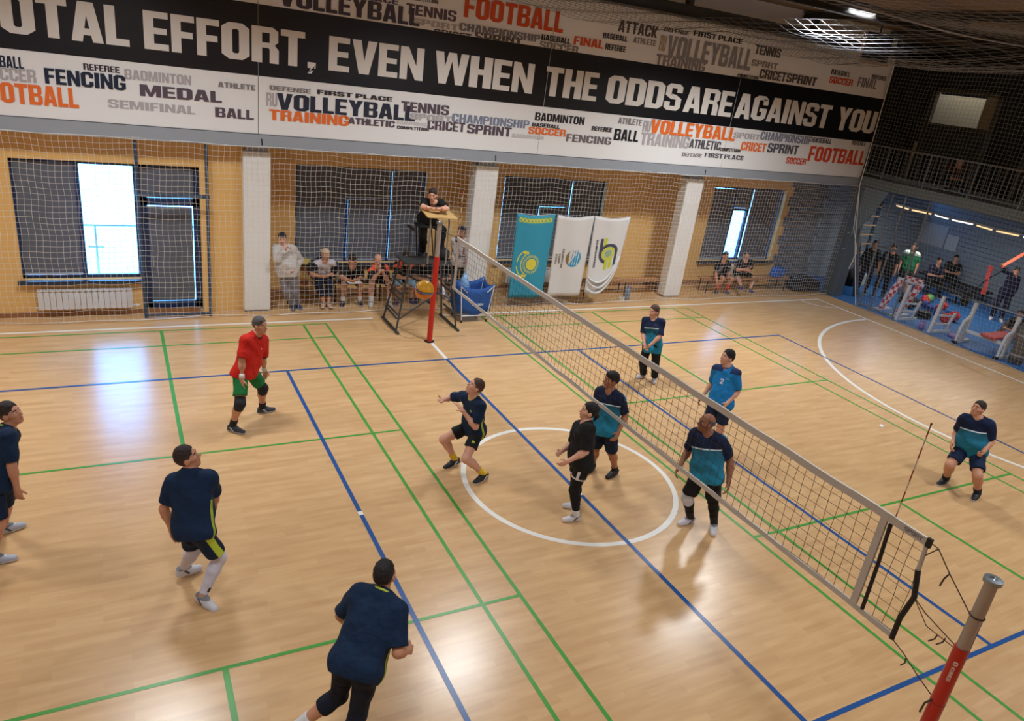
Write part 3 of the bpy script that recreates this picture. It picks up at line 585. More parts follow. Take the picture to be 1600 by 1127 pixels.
# elastic bands
t = thing('exercise_band', 'red elastic band hanging on the gym back wall', 'exercise band', (19.0, 5.5, 0))
mb = MB(); P = [(0, .01, 1.42), (.02, .0, 1.2), (-.02, -.02, .98), (.02, -.05, .9), (0, -.06, .68), (.0, -.05, .48)]
for w, a, b in zip((.09,.08,.05,.07,.09), P, P[1:]): mb.bar(a, b, w*1.6, .012, (1,0,0))
mb.build('band', M('red_elastic', (206, 66, 62), .6), t)
mb = MB(); mb.tube([(0, .35, .3), (0, 0, .95), (0, -.5, 1.5)], .02, 6); mb.build('cable', mRUB, t)
t = thing('stretch_band', 'orange elastic band pulled by the person in navy', 'exercise band', (18.0, 4.2, 0))
mb = MB(); mb.bar((-.38, .3, 1.68), (0, -.1, 2.3), .09, .012, (1,0,0)); mb.build('band', M('orange_elastic', (232, 104, 70), .6), t)
t = thing('gym_backpack', 'black backpack on the lowest rungs of the wall bars', 'backpack', (16.05, 8.15, .004))
mb = MB(); mb.lathe((0,0,0), [(.16,0),(.22,.08),(.23,.3),(.18,.46),(.07,.52)], 14); mb.build('body', mRUB, t, True); mb = MB(); mb.tube([(-.04,0,.5),(-.03,0,.57),(.03,0,.57),(.04,0,.5)], .012, 5); mb.build('handle', mRUB, t)
mb = MB(); mb.box((-.12,-.24,.08), (.12,-.19,.28)); mb.build('pocket', mRUB, t)
t = thing('folded_towel', 'pale folded cloth beside the black backpack', 'towel', (16.62, 8.15, .004))
mb = MB(); mb.box((-.25,-.15,0), (.25,.15,.2)); bevel(mb.build('cloth', M('pale_cloth', (170, 182, 180), .9), t), .04, 2); mb = MB(); mb.box((-.22,-.13,.2), (.24,.12,.38)); bevel(mb.build('upper_fold', M('pale_cloth', (170, 182, 180), .9), t), .04, 2)

# ================================================================ nets
def mesh_np(name, V, F, mat, parent=None, smooth=False):
    me = bpy.data.meshes.new(name); n = len(V); k = F.shape[1]
    me.vertices.add(n); me.vertices.foreach_set('co', np.ascontiguousarray(V, np.float32).ravel())
    me.loops.add(F.size); me.loops.foreach_set('vertex_index', np.ascontiguousarray(F, np.int32).ravel())
    me.polygons.add(len(F)); me.polygons.foreach_set('loop_start', np.arange(0, F.size, k, dtype=np.int32))
    for m in (mat if isinstance(mat, (list, tuple)) else [mat]): me.materials.append(m)
    me.update(calc_edges=True)
    if smooth: me.polygons.foreach_set('use_smooth', np.ones(len(F), bool))
    o = bpy.data.objects.new(name, me); COL.objects.link(o)
    if parent is not None: o.parent = parent
    return o
def strings(G, r, a, b):
    """G: (lines, points, 3) grid of string paths -> triangular tubes; a, b: two directions across the strings"""
    a = np.array(a, float); b = np.array(b, float)
    off = np.array([a, -.5*a+.87*b, -.5*a-.87*b])*r
    n, p, _ = G.shape
    V = (G[:, :, None, :]+off[None, None]).reshape(-1, 3)
    i = np.arange(n)[:, None, None]; j = np.arange(p-1)[None, :, None]; k = np.arange(3)[None, None, :]
    k2 = (k+1) % 3; s = i*p*3
    F = np.stack(np.broadcast_arrays(s+j*3+k, s+j*3+k2, s+(j+1)*3+k2, s+(j+1)*3+k), -1).reshape(-1, 4)
    return V, F
def net_object(name, P, nu, nv, r, au, bu, av, bv, mat, parent, su=1, sv=1):
    """P(U, V) -> points for index grids; nu, nv cells; strings in both directions joined (uncountable mesh)"""
    u = np.arange(nu+1); v = np.linspace(0, nv, nv*sv+1)
    G1 = P(u[:, None]+0*v[None], 0*u[:, None]+v[None]); V1, F1 = strings(G1, r, au, bu)
    v2 = np.arange(nv+1); u2 = np.linspace(0, nu, nu*su+1)
    G2 = P(0*v2[:, None]+u2[None], v2[:, None]+0*u2[None]); V2, F2 = strings(G2, r, av, bv)
    o = mesh_np(name, np.concatenate([V1, V2]), np.concatenate([F1, F2+len(V1)]), mat, parent); o['kind'] = 'stuff'; return o
mNET = M('white_net_cord', (222, 218, 212), .8); mNETB = M('black_net_cord', (52, 42, 36), .8); mNETG = M('grey_net_cord', (164, 168, 170), .8)
t = thing('safety_net', 'white protective netting hung from the beam along the window wall', 'net', (0, 7.36, 0))
def Pa(U, V):
    x = -14+U*.1; z = 3.36-V*.101; f = V/33
    return np.stack([x+.012*np.sin(x*3.1+z*2)*f+.01*np.sin(z*9+x), -.03-.05*f*(1+.7*np.sin(x*1.7))+.02*np.sin(x*5+z), z+.018*np.sin(x*2.3)*(1-f)+.010*np.sin(x*7.3+1)], -1)
net_object('mesh', Pa, 280, 33, .0029, (1,0,0), (0,1,0), (0,1,0), (0,0,1), mNET, t)
mb = MB(); mb.tube([(-14+.5*i, -.03, 3.36+.012*math.sin(i*2)) for i in range(57)], .006, 5); mb.build('top_cord', mNET, t)
mb = MB(); mb.tube([(-14+.4*i, -.09-.05*math.sin(i*.4*1.7), .035+.02*math.sin(i*1.3)) for i in range(71)], .007, 5); mb.build('bottom_cord', mNET, t)
t = thing('end_net', 'grey protective netting closing off the gym end and mezzanine', 'net', (13.93, 0, 0))
def Pb(U, V):
    z = 6.75-V*.1; top = 7.25; y0 = np.where(z < 3.4, 7.1-(3.4-z)*.29, top); y = y0-U*(y0+6.0)/130
    return np.stack([.03*np.sin(y*1.3+z*.8)+.02*np.sin(z*4), y+.012*np.sin(z*5+U), z+.02*np.sin(y*1.9)], -1)
net_object('mesh', Pb, 130, 67, .0029, (0,1,0), (1,0,0), (1,0,0), (0,0,1), mNETG, t)
mb = MB(); mb.tube([(-.02, 7.25, 6.7), (-.02, 7.2, 3.4), (-.0, 6.8, 1.8), (.0, 6.15, .05)], .012, 6); mb.build('edge_cord', mNET, t)
mb = MB(); mb.tube([(-.02, 7.2, 3.4), (-.06, 6.95, 2.2), (-.05, 6.6, 1.55), (-.04, 6.72, 1.0)], .01, 6); mb.build('tie_cord', mNET, t)
mb = MB(); mb.tube([(-.0, 7.2-.2*i, .03+.012*math.sin(i)) for i in range(6, 66)], .007, 5); mb.build('bottom_cord', mNETG, t)
# roof nets, sagging
mNETR = M('roof_net_cord', (150, 152, 156), .7)
t = thing('roof_net', 'pale netting stretched flat under the roof near the lamps', 'net', (0, 0, 6.72))
def Pc(U, V):
    x = 2.0+U*.24; y = .55-V*.24
    return np.stack([x, y, .04*np.sin(x*1.1)-.10*np.sin(np.clip(V/19, 0, 1)*math.pi)**2], -1)
net_object('mesh', Pc, 49, 19, .0030, (1,0,0), (0,0,1), (0,1,0), (0,0,1), mNETR, t, 2, 2)
mb = MB(); mb.tube([(2+.5*i, .56, .0+.03*math.sin(i*.55)) for i in range(24)], .014, 6); mb.build('edge_rope', mNETR, t)
t = thing('corner_roof_net', 'sagging pale netting bunched under the roof at the gym corner', 'net', (0, 0, 6.75))
def Pd(U, V):
    u = U/34; v = V/20
    x = 6.5+7.4*u; y = 7.2-6.2*v
    return np.stack([x, y, .12-.42*np.sin(u*math.pi)**.8*(.35+.65*np.sin(v*math.pi))+.02*np.sin(x*6)], -1)
net_object('mesh', Pd, 34, 20, .0028, (1,0,0), (0,0,1), (0,1,0), (0,0,1), mNETR, t, 2, 2)
t = thing('banner_top_net', 'bunched dark netting draped along the top of the printed banner', 'net', (0, 7.3, 6.7))
def Pe(U, V):
    x = .5+U*.12; v = V/16; s = np.abs(np.sin((x-1)*.48))
    return np.stack([x, -.05-.25*np.sin(v*math.pi), .22-v*(.22+.26*s)+.02*np.sin(x*4+V)], -1)
net_object('mesh', Pe, 112, 16, .0035, (1,0,0), (0,1,0), (0,1,0), (0,0,1), M('dark_net_cord', (70, 64, 58), .8), t)
# net gate frame in front of the glazed door
t = thing('net_gate_frame', 'dark pipe frame holding the netting before the glazed door', 'frame', (-4.48, 7.40, 0))
mPIPE = M('blue_grey_pipe', (58, 74, 96), .5)
for x in (-.58, .58): mb = MB(); mb.tube([(x, 0, 0), (x, 0, 3.34)], .03, 8); mb.build('post', mPIPE, t); 
mb = MB(); mb.tube([(-.6, 0, 2.37), (.62, 0, 2.37)], .035, 8); mb.build('crossbar', mPIPE, t)
mb = MB(); mb.tube([(-.6, 0, .06), (.6, 0, .06)], .025, 8); mb.build('bottom_bar', mPIPE, t)

# ================================================================ volleyball net, posts, antennas
t = thing('volleyball_net', 'black volleyball net with white tape edges across the court', 'net', (0, 0, 0))
YA, YB2, ZT2, ZB2 = -4.84, 4.55, 2.385, 1.425
def sag(y): return -.012*math.cos(y/4.6*math.pi/2)
def Pn(U, V):
    y = -4.84+U*(9.39/94); z = ZB2+.03+V*(.90/9)
    return np.stack([.008*np.sin(y*2+z*3), y+.006*np.sin(z*9+U*2.1), z+.007*np.sin(y*6+V)-.012*np.cos(y/4.6*math.pi/2)], -1)
net_object('mesh', Pn, 94, 9, .0026, (0,1,0), (1,0,0), (1,0,0), (0,0,1), mNETB, t)
mTAPE = M('white_net_tape', (190, 184, 176), .6, var=.06, scale=12)
def tape(nm, ya, yb, z0, z1, th, mat, n=40):
    mb = MB()
    for i in range(n+1):
        y = ya+(yb-ya)*i/n; s = sag(y)+.004*math.sin(y*7)
        mb.v += [(-th, y, z0+s), (th, y, z0+s), (th, y, z1+s), (-th, y, z1+s)]
    for i in range(n):
        for j in range(4): a = i*4+j; b = i*4+(j+1) % 4; mb.face((a, b, b+4, a+4))
    mb.face((3,2,1,0)); mb.face([n*4+j for j in range(4)])
    return mb.build(nm, mat, t)
tape('top_tape', YA, YB2, 2.315, ZT2, .011, mTAPE); tape('bottom_tape', YA, YB2, ZB2-.02, ZB2+.03, .009, mTAPE)
for y in (-4.46, 4.47):
    mb = MB(); mb.box((-.013, y-.03, ZB2), (.013, y+.03, ZT2)); mb.build('side_band', mTAPE, t)
mSLV = M('black_sleeve', (22, 20, 20), .6)
mb = MB(); mb.tube([(0.0, -4.52, 2.30), (.01, -4.535, 1.9), (0, -4.55, 1.45)], .017, 8); mb.build('black_sleeve', mSLV, t)
mb = MB(); mb.tube([(0, -4.84, 2.31), (0, -4.845, 2.2), (0, -4.85, 2.09)], .018, 8); mb.build('edge_cord', mTAPE, t)
mb = MB(); mb.tube([(0, -4.85, 2.09), (.0, -4.90, 1.86), (0, -4.86, 1.62), (0, -4.86, 1.40)], .023, 8); mb.build('black_edge_sleeve', mSLV, t)
mb = MB(); mb.box((-.013, -4.87, 2.31), (.013, -4.83, 2.39)); mb.build('end_cap', mSLV, t)
mb = MB(); mb.box((-.012, 4.55, 2.28), (.012, 4.60, 2.385)); mb.build('end_cap', mSLV, t)
mPR = M('white_tape_print', (120, 116, 120), .6)
mb = word_mesh('SPORT', 0, .16, .035, lambda a, b, k: (-.0125-.0003*k, -4.64-a, 2.333+b)); o = mb.build('tape_print', mPR, t); o['kind'] = 'stuff'
mROPE = M('brown_rope', (70, 52, 40), .8)
mb = MB(); mb.tube([(0, -4.86, 2.36), (0, -4.93, 2.35), (0, -5.07, 2.22), (0, -5.29, 2.04)], .005, 5); mb.tube([(0, -4.93, 2.35), (0, -4.86, 2.24)], .005, 5); mb.build('top_rope', mROPE, t)
mb = MB(); mb.tube([(0, -5.07, 2.22), (.02, -5.04, 2.15), (.02, -5.03, 2.07)], .007, 5); mb.build('rope_tail', mROPE, t)
mb = MB(); mb.tube([(0, -4.90, 1.86), (0, -5.02, 1.80), (0, -5.31, 1.72)], .005, 5); mb.build('middle_rope', mROPE, t)
mb = MB(); mb.tube([(0, -4.92, 1.84), (.01, -5.06, 1.70), (.0, -5.3, 1.70)], .004, 5); mb.build('middle_rope', mROPE, t)
for q in ((-5.16, 1.70), (-5.22, 1.72)): mb = MB(); mb.tube([(0, q[0], q[1]), (.01, q[0]+.01, q[1]-.05), (.02, q[0]+.05, q[1]-.11)], .006, 5); mb.build('rope_tail', mROPE, t)
mb = MB(); mb.tube([(0, -4.87, 1.40), (0, -4.98, 1.36), (0, -5.15, 1.27), (0, -5.31, 1.20)], .005, 5); mb.build('bottom_rope', mROPE, t)
mb = MB(); mb.tube([(0, -5.02, 1.33), (.01, -5.02, 1.28), (0, -5.0, 1.24)], .006, 5); mb.build('rope_tail', mROPE, t)
mb = MB(); mb.tube([(0, 4.6, 2.36), (0, 5.36, 2.30)], .006, 5); mb.build('top_rope', mROPE, t)
mb = MB(); mb.tube([(0, 4.58, 1.45), (0, 5.36, 1.40)], .006, 5); mb.build('bottom_rope', mROPE, t)
mPRED = M('red_post_paint', (186, 32, 22), .35); mPGR = M('grey_post_metal', (168, 156, 146), .4, .3)
def post(y, ztop, zred, lab, rope):
    t = thing('net_post', lab, 'post', (0, y, 0))
    mb = MB(); mb.lathe((0,0,0), [(.055,0),(.055,zred)], 20); smooth_by_angle(mb.build('red_tube', mPRED, t))
    mb = MB(); mb.lathe((0,0,0), [(.046,zred),(.046,ztop)], 20); smooth_by_angle(mb.build('inner_tube', mPGR, t))
    mb = MB(); mb.lathe((0,0,0), [(.047,ztop-.01),(.064,ztop-.005),(.066,ztop+.012),(.064,ztop+.03),(.03,ztop+.032),(.02,ztop+.02)], 22); smooth_by_angle(mb.build('pulley_cap', mSTEEL, t))
    mb = MB(); mb.lathe((0,0,0), [(.10,0),(.10,.012),(.06,.02)], 20); mb.build('base_ring', mDARK, t)
    if rope:
        mb = MB(); mb.tube([(.065, -.02, ztop), (.07, -.03, 1.2), (.075, -.03, .1)], .004, 5); mb.build('wire', mROPE, t)
        for z in (2.05, 1.20): mb = MB(); mb.lathe((0,0,z), [(.05,-.006),(.058,0),(.05,.006)], 18); mb.build('tie_loop', mROPE, t)
        mb = MB(); mb.tube([(-.05, .02, 1.22), (-.07, .05, 1.16), (-.06, .06, 1.05)], .008, 5); mb.build('rope_tail', mROPE, t)
        # white print running down the post: a ring mark and letters
        ang0 = math.radians(205)
        def wrap(a, b, k): th = ang0+(b-.015)/.0565; r = .0566+.0002*k; return (r*math.cos(th), r*math.sin(th), 1.64-a)
        mW = M('white_post_print', (220, 200, 196), .5)
        mb = word_mesh('KOMED', .055, .19, .026, wrap); o = mb.build('post_print', mW, t); o['kind'] = 'stuff'
        mb = word_mesh('O', .0, .04, .032, wrap); mb.build('post_mark', mW, t)
    return t
post(-5.35, 2.36, 1.75, 'near net post with red lower tube and grey top at the right edge', True)
post(5.41, 2.42, 1.77, 'far net post with red lower tube before the referee stand', False)
mANR = M('antenna_red', (150, 54, 40), .5); mANW = M('antenna_white', (214, 196, 180), .5)
for y, lab in ((-4.53, 'near red and white antenna rising from the net tape'), (4.54, 'far red and white antenna in front of the referee')):
    t = thing('antenna', lab, 'antenna', (0.015, y, 1.42))
    mb = MB()
    mbr, mbw = MB(), MB()
    for i in range(18): (mbr if i % 2 else mbw).tube([(0, 0, .1*i), (0, 0, .1*i+.1)], .006, 6)
    o = mbr.build('red_bands', mANR, t); o['kind'] = 'stuff'; o = mbw.build('white_bands', mANW, t); o['kind'] = 'stuff'
    mb = MB(); mb.lathe((0,0,1.8), [(.006,0),(.009,.01),(.006,.02)], 8); mb.build('tip', mRUB, t)

# ball, in the air above the setter
def ball_mat():
    m = bpy.data.materials.new('ball_leather'); m.use_nodes = True; N = m.node_tree.nodes; L = m.node_tree.links; b = N['Principled BSDF']
    tc = N.new('ShaderNodeTexCoord'); sp = N.new('ShaderNodeSeparateXYZ'); L.new(tc.outputs['Object'], sp.inputs[0])
    wv = N.new('ShaderNodeMath'); wv.operation = 'SINE'
    k = N.new('ShaderNodeMath'); k.operation = 'MULTIPLY'; k.inputs[1].default_value = 22; L.new(sp.outputs['X'], k.inputs[0]); L.new(k.outputs[0], wv.inputs[0])
    ma = N.new('ShaderNodeMath'); ma.operation = 'MULTIPLY_ADD'; ma.inputs[1].default_value = .022; L.new(wv.outputs[0], ma.inputs[0]); L.new(sp.outputs['Z'], ma.inputs[2])
    cr = N.new('ShaderNodeValToRGB'); cr.color_ramp.interpolation = 'CONSTANT'; e = cr.color_ramp.elements
    mr = N.new('ShaderNodeMapRange'); mr.inputs['From Min'].default_value = -.105; mr.inputs['From Max'].default_value = .105; L.new(ma.outputs[0], mr.inputs['Value']); L.new(mr.outputs[0], cr.inputs[0])
    e[0].position = 0; e[0].color = rgb(222, 128, 24); e[1].position = .47; e[1].color = rgb(44, 40, 84)
    x = e.new(.52); x.color = rgb(150, 156, 196); x = e.new(.56); x.color = rgb(44, 40, 84); x = e.new(.61); x.color = rgb(234, 170, 26)
    L.new(cr.outputs[0], b.inputs['Base Color']); b.inputs['Roughness'].default_value = .4; return m
bm = bmesh.new(); bmesh.ops.create_icosphere(bm, subdivisions=4, radius=.105)
me = bpy.data.meshes.new('volleyball'); bm.to_mesh(me); bm.free(); me.materials.append(ball_mat()); me.polygons.foreach_set('use_smooth', [True]*len(me.polygons))
o = bpy.data.objects.new('volleyball', me); COL.objects.link(o); o.location = (-2.55, -.34, 3.02); o.rotation_euler = (.3, -.28, .62); tag(o, 'orange and yellow volleyball with a dark blue band flying before the red post', 'ball')

# ================================================================ referee stand
t = thing('referee_stand', 'dark steel referee platform on splayed legs with a plywood desk', 'referee stand', (.15, 6.4, 0))
mST = M('grey_stand_steel', (66, 68, 68), .5, .3)
PF = 1.37
def tb(nm, a, b, r=.022): mb = MB(); mb.tube([a, b], r, 8); return mb.build(nm, mST, t)
for s, x0, xt in ((-1, -.66, -.40), (1, .68, .52)):
    mb = MB(); mb.bar((x0, -.55, .02), (x0, .5, .02), .05, .04); mb.build('foot_rail', mST, t)
    tb('leg', (x0, -.40, .04), (xt, -.22, PF+.0)); tb('leg', (x0, .42, .04), (xt, .34, PF+.0))
    tb('side_brace', (x0+.0, -.38, .3), (x0+.02, .40, .3)); tb('side_brace', (x0*.86, -.34, .78), (x0*.86, .38, .78))
for k, z in enumerate((.36, .66, .96)): tb('rung', (-.62+.05*k, -.38+.03*k, z), (-.62+.05*k, .40, z), .018)
tb('cross_brace', (-.62, -.36, .26), (.6, .36, .62), .016); tb('cross_brace', (-.45, .34, 1.12), (.58, -.26, .62), .018); tb('cross_brace', (-.42, -.24, 1.18), (.54, .34, .9), .016)
mb = MB(); mb.box((-.46, -.16, PF), (.54, .40, PF+.03)); bevel(mb.build('platform', mST, t), .006, 1)
mb = MB(); mb.bar((-.46, -.17, PF+.03), (.54, -.17, PF+.03), .02, .05); mb.bar((-.47, .40, PF+.03), (-.47, -.17, PF+.03), .02, .05); mb.build('toe_board', mST, t)
for x in (-.02, .38):
    mb = MB(); mb.tube([(x, -.22, PF+.03), (x, -.22, 2.22), (x, -.20, 2.32), (x, -.12, 2.40)], .018, 8); mb.build('desk_post', M('pale_tube', (150, 150, 150), .35, .6), t)
mb = MB(); mb.add([(x, y, z+dz) for dz in (0, .02) for x, y, z in ((-.13, -.30, 2.37), (.50, -.36, 2.36), (.44, .02, 2.455), (-.16, .06, 2.46))], [(3,2,1,0),(4,5,6,7),(0,1,5,4),(1,2,6,5),(2,3,7,6),(3,0,4,7)]); mb.build('desk_board', mPLY, t)
mb = MB(); mb.box((-.06, .28, 2.02), (.36, .62, 2.07)); bevel(mb.build('seat', mRUB, t), .015, 2)
for x, y in ((-.02, .32), (.32, .32), (-.02, .58), (.32, .58)): mb = MB(); mb.tube([(x, y, 2.02), (x*1.1, min(y, .40), PF+.03)], .013, 6); mb.build('seat_leg', mRUB, t)
mb = MB(); mb.bar((-.24, .1, 2.03), (-.24, .45, 2.03), .05, .05); mb.build('arm_pad', mRUB, t); tb('arm_post', (-.24, .3, PF+.03), (-.24, .3, 2.03), .015)
t = thing('kit_bag', 'black mesh kit bag on the referee platform by the post', 'bag', (.62, 6.55, PF+.036))
mb = MB(); mb.lathe((0,0,0), [(.10,0),(.14,.05),(.14,.16),(.08,.22)], 12); mb.build('body', M('charcoal_cloth', (44, 46, 50), .8), t, True); mb = MB(); mb.tube([(-.06,0,.2),(0,0,.28),(.06,0,.2)], .01, 5); mb.build('handle', mRUB, t)

# ball cart
t = thing('ball_cart', 'blue cloth ball cart on white legs behind the far net corner', 'ball cart', (1.42, 6.62, 0))
mCB = M('blue_cart_cloth', (28, 84, 160), .7, var=.12, scale=14, bump=.3, bscale=12); mCW = M('white_cart_tube', (214, 216, 220), .35)
nx = 8; W_, D_ = .40, .28
def rim(u, v): # raised corners, sagging edges
    return .74+.09*(abs(u)*abs(v))**1.5+.03*(abs(u)**4+abs(v)**4)
mb = MB(); ring = []
for k in range(nx): ring.append((-1+2*k/nx, -1))
for k in range(nx): ring.append((1, -1+2*k/nx))
for k in range(nx): ring.append((1-2*k/nx, 1))
for k in range(nx): ring.append((-1, 1-2*k/nx))
n = len(ring); rows = 6
for r in range(rows):
    f = r/(rows-1)
    for u, v in ring:
        z = rim(u, v)*(1-f)+(.16+.10*(abs(u)+abs(v)-1))*f; k = 1-.10*f+.015*math.sin(9*u+7*v)
        mb.v.append((W_*u*k, D_*v*k, z))
for r in range(rows-1):
    for k in range(n): a = r*n+k; b = r*n+(k+1) % n; mb.face((a, b, b+n, a+n))
mb.v.append((0, 0, .10)); c = len(mb.v)-1
for k in range(n): mb.face(((rows-1)*n+k, (rows-1)*n+(k+1) % n, c))
bag = mb.build('cloth_bag', mCB, t, True); sd = bag.modifiers.new('thick', 'SOLIDIFY'); sd.thickness = .008
for sx in (-1, 1):
    for sy in (-1, 1):
        mb = MB(); mb.tube([(sx*.30, sy*.26, .05), (sx*.40, sy*.285, .86)], .013, 8); mb.build('leg', mCW, t)
        mb = MB(); mb.lathe((sx*.30, sy*.26, 0), [(.018,0),(.02,.03),(.012,.07)], 10); mb.build('caster', mRUB, t)
        mb = MB(); mb.tube([(sx*.395, sy*.284, .84), (sx*.24, sy*.296, .70)], .011, 6); mb.build('corner_strut', mCW, t)
for sy in (-1, 1): mb = MB(); mb.tube([(-.31, sy*.265, .16), (.31, sy*.265, .16)], .012, 6); mb.build('lower_bar', mCW, t)
mPW = M('white_cloth_print', (206, 216, 228), .6)
mb = word_mesh('WILSON', -.10, .17, .05, lambda a, b, k: (a, -.296-.0004*k, .40+b)); o = mb.build('cart_print', mPW, t); o['kind'] = 'stuff'
t = thing('plastic_bag', 'light blue plastic bag standing in the ball cart', 'bag', (1.25, 6.70, .45))
mb = MB(); mb.lathe((0,0,0), [(.06,0),(.12,.1),(.13,.3),(.08,.46),(.03,.56)], 11); mb.build('body', M('light_blue_plastic', (136, 178, 222), .3), t, True); mb = MB(); mb.tube([(-.02,0,.54),(.03,.02,.62)], .02, 6); mb.build('knot', M('light_blue_plastic', (136, 178, 222), .3), t)

# ================================================================ flags hung on the netting
YF = 7.17
def wave(x, z): return .018*math.sin(x*5.1+z*1.2)+.010*math.sin(x*11+1.3*z)
def flag(lab, x0t, x1t, x0b, x1b, zt, zb, mat, fold=False):
    t = thing('hanging_flag', lab, 'flag', ((x0t+x1t)/2, YF, 0)); ox = (x0t+x1t)/2
    def P(a, b, dy=0):   # a, b in 0..1 across, up
        x = (x0b+(x1b-x0b)*a)*(1-b)+(x0t+(x1t-x0t)*a)*b; z = zb+(zt-zb)*b
        z -= .05*math.sin(a*math.pi)*b**3
        y = wave(x, z)
        if fold: 
            z += (1-b)**2*(.62*a**2.0-.16*math.sin(a*math.pi)); y -= .12*(1-b)**3*math.sin(a*math.pi)
        return (x-ox, y-dy, z)
    nx, nz = 18, 22; mb = MB()
    for j in range(nz+1):
        for i in range(nx+1): mb.v.append(P(i/nx, j/nz))
    for j in range(nz):
        for i in range(nx): a = j*(nx+1)+i; mb.face((a, a+1, a+nx+2, a+nx+1))
    c = mb.build('cloth', mat, t, True); s = c.modifiers.new('thick', 'SOLIDIFY'); s.thickness = .004; s.offset = 1
    mb = MB(); mb.tube([P(0, 1, -.02), P(.5, 1, -.02), P(1, 1, -.02)], .006, 5); mb.build('hanging_cord', mNET, t)
    return t, P
def emblem(t, P, nm, mat, polys, dy=.008, parent=None):
    mb = MB()
    for k, p in enumerate(polys): mb.add([P(a, b, dy+.0003*(k % 5)) for a, b in p], [tuple(range(len(p)))])
    o = mb.build(nm, mat, t)
    if len(polys) > 1: o['kind'] = 'stuff'
    return o
def disc(cx, cy, rx, ry, n=24, a0=0, a1=360): return [(cx+rx*math.cos(math.radians(a0+(a1-a0)*k/n)), cy+ry*math.sin(math.radians(a0+(a1-a0)*k/n))) for k in range(n+(a1-a0 < 360))]
def band(cx, cy, r0, r1, asp, a0, a1, n=16):
    out = []
    for k in range(n):
        A, B = math.radians(a0+(a1-a0)*k/n), math.radians(a0+(a1-a0)*(k+1)/n)
        out.append([(cx+r*math.cos(q), cy+r*asp*math.sin(q)) for r, q in ((r0,A),(r1,A),(r1,B),(r0,B))])
    return out
mTURQ = M('turquoise_flag_cloth', (44, 142, 170), .7, var=.04); mYEL = M('yellow_flag_print', (214, 206, 70), .6)
t, P = flag('turquoise flag with yellow sun and ornament hung sideways on the netting', 2.62, 3.64, 2.66, 3.58, 2.29, .26, mTURQ); asp = 1.0/2.0
emblem(t, P, 'sun_disc', mYEL, sum([band(.52, .41, .0001+.035*k, .035+.035*k, asp, 0, 360, 20) for k in range(4)], []), .008)
emblem(t, P, 'sun_rays', mYEL, [[(.52+r*math.cos(q), .41+r*asp*math.sin(q)) for r, q in ((.17, a-.07), (.235, a-.035), (.235, a+.035), (.17, a+.07))] for a in [2*math.pi*k/28 for k in range(28)]], .007)
emblem(t, P, 'eagle_wings', mYEL, band(.53, .41, .275, .30, asp, 110, 250)+band(.50, .41, .355, .385, asp, 118, 172, 8)+band(.50, .41, .355, .385, asp, 188, 242, 8)+[[(.30,.53),(.42,.55),(.40,.57),(.28,.56)], [(.30,.29),(.42,.27),(.40,.25),(.28,.26)]], .0075)
orn = []
for k in range(9):
    a = .10+k*.095; orn += band(a, .935, .018, .034, asp*1.6, 0, 300, 8); orn.append([(a+.03,.915),(a+.06,.915),(a+.06,.955),(a+.03,.955)])
emblem(t, P, 'ornament', mYEL, orn, .009); emblem(t, P, 'ornament_ground', M('green_turquoise_print', (96, 166, 140), .7), [[(.06+.089*k,.90),(.149+.089*k,.90),(.149+.089*k,.97),(.06+.089*k,.97)] for k in range(10)], .006)
mWF = M('white_flag_cloth', (206, 204, 202), .75, var=.03); mBRN = M('brown_flag_print', (128, 106, 66), .6); mCY = M('cyan_flag_print', (40, 146, 186), .6); mTXT = M('grey_flag_print', (124, 112, 104), .6)
t, P = flag('white flag with blue and brown round logo between the other two flags', 3.70, 4.74, 3.74, 4.66, 2.27, .27, mWF)
emblem(t, P, 'logo_brown', mBRN, sum([band(.60, .485, .135+.021*k, .156+.021*k, asp, 128+9*(3-k), 236-9*(3-k), 10) for k in range(4)], []), .008)
cp = sum([band(.60, .485, .0001+.055*k, .055+.055*k, asp, -128, 52, 18) for k in range(4)], [])
emblem(t, P, 'logo_blue', mCY, cp, .007); emblem(t, P, 'logo_streaks', mWF, [[(.49+.07*k, .40), (.51+.07*k, .40), (.56+.07*k, .60), (.525+.07*k, .60)] for k in range(4)], .009)
emblem(t, P, 'logo_blue_streaks', mCY, [[(.53+.07*k, .46), (.545+.07*k, .46), (.575+.07*k, .585), (.555+.07*k, .585)] for k in range(3)], .0095)
def flag_text(t, P, txt, a, h, b0, b1, mat):
    mb = word_mesh(txt, 0, b0-b1, h, lambda x, y, k: P(a+y, b0-x, .008+.0003*k)); o = mb.build('flag_print', mat, t); o['kind'] = 'stuff'
flag_text(t, P, 'KA3AKCTAH', .27, .055, .60, .36, mTXT); flag_text(t, P, 'TEMIP', .18, .055, .54, .41, mTXT); flag_text(t, P, 'ЖOЛЫ', .09, .055, .54, .41, mTXT)
t, P = flag('white flag with dark and lime round logo and gathered bottom edge', 4.76, 5.82, 4.80, 5.66, 2.27, .36, mWF, True)
for k, (dy, r) in enumerate(((.05, .035), (.08, .028), (.03, .03))):
    pts = [P(.03+.95*i/10, (.16, .10, .03)[k]+(.14 if k < 2 else .05)*(2*i/10-.8)**2*(1 if i > 4 else .6), dy*math.sin(math.pi*(i+.4)/10.8)) for i in range(11)]
    mb = MB(); mb.tube(pts, [r*math.sin(math.pi*(i+.7)/11.4)**.6 for i in range(11)], 8); mb.build('gathered_fold', mWF, t, True)
mNV = M('navy_flag_print', (62, 66, 84), .6); mLM = M('lime_flag_print', (190, 196, 44), .6)
emblem(t, P, 'logo_ring', mNV, band(.55, .52, .19, .27, asp, 0, 200, 16)+[[(.28,.50),(.36,.50),(.36,.72),(.28,.72)], [(.74,.30),(.82,.30),(.82,.54),(.74,.54)]]+band(.55, .52, .19, .27, asp, 180, 260, 8), .007)
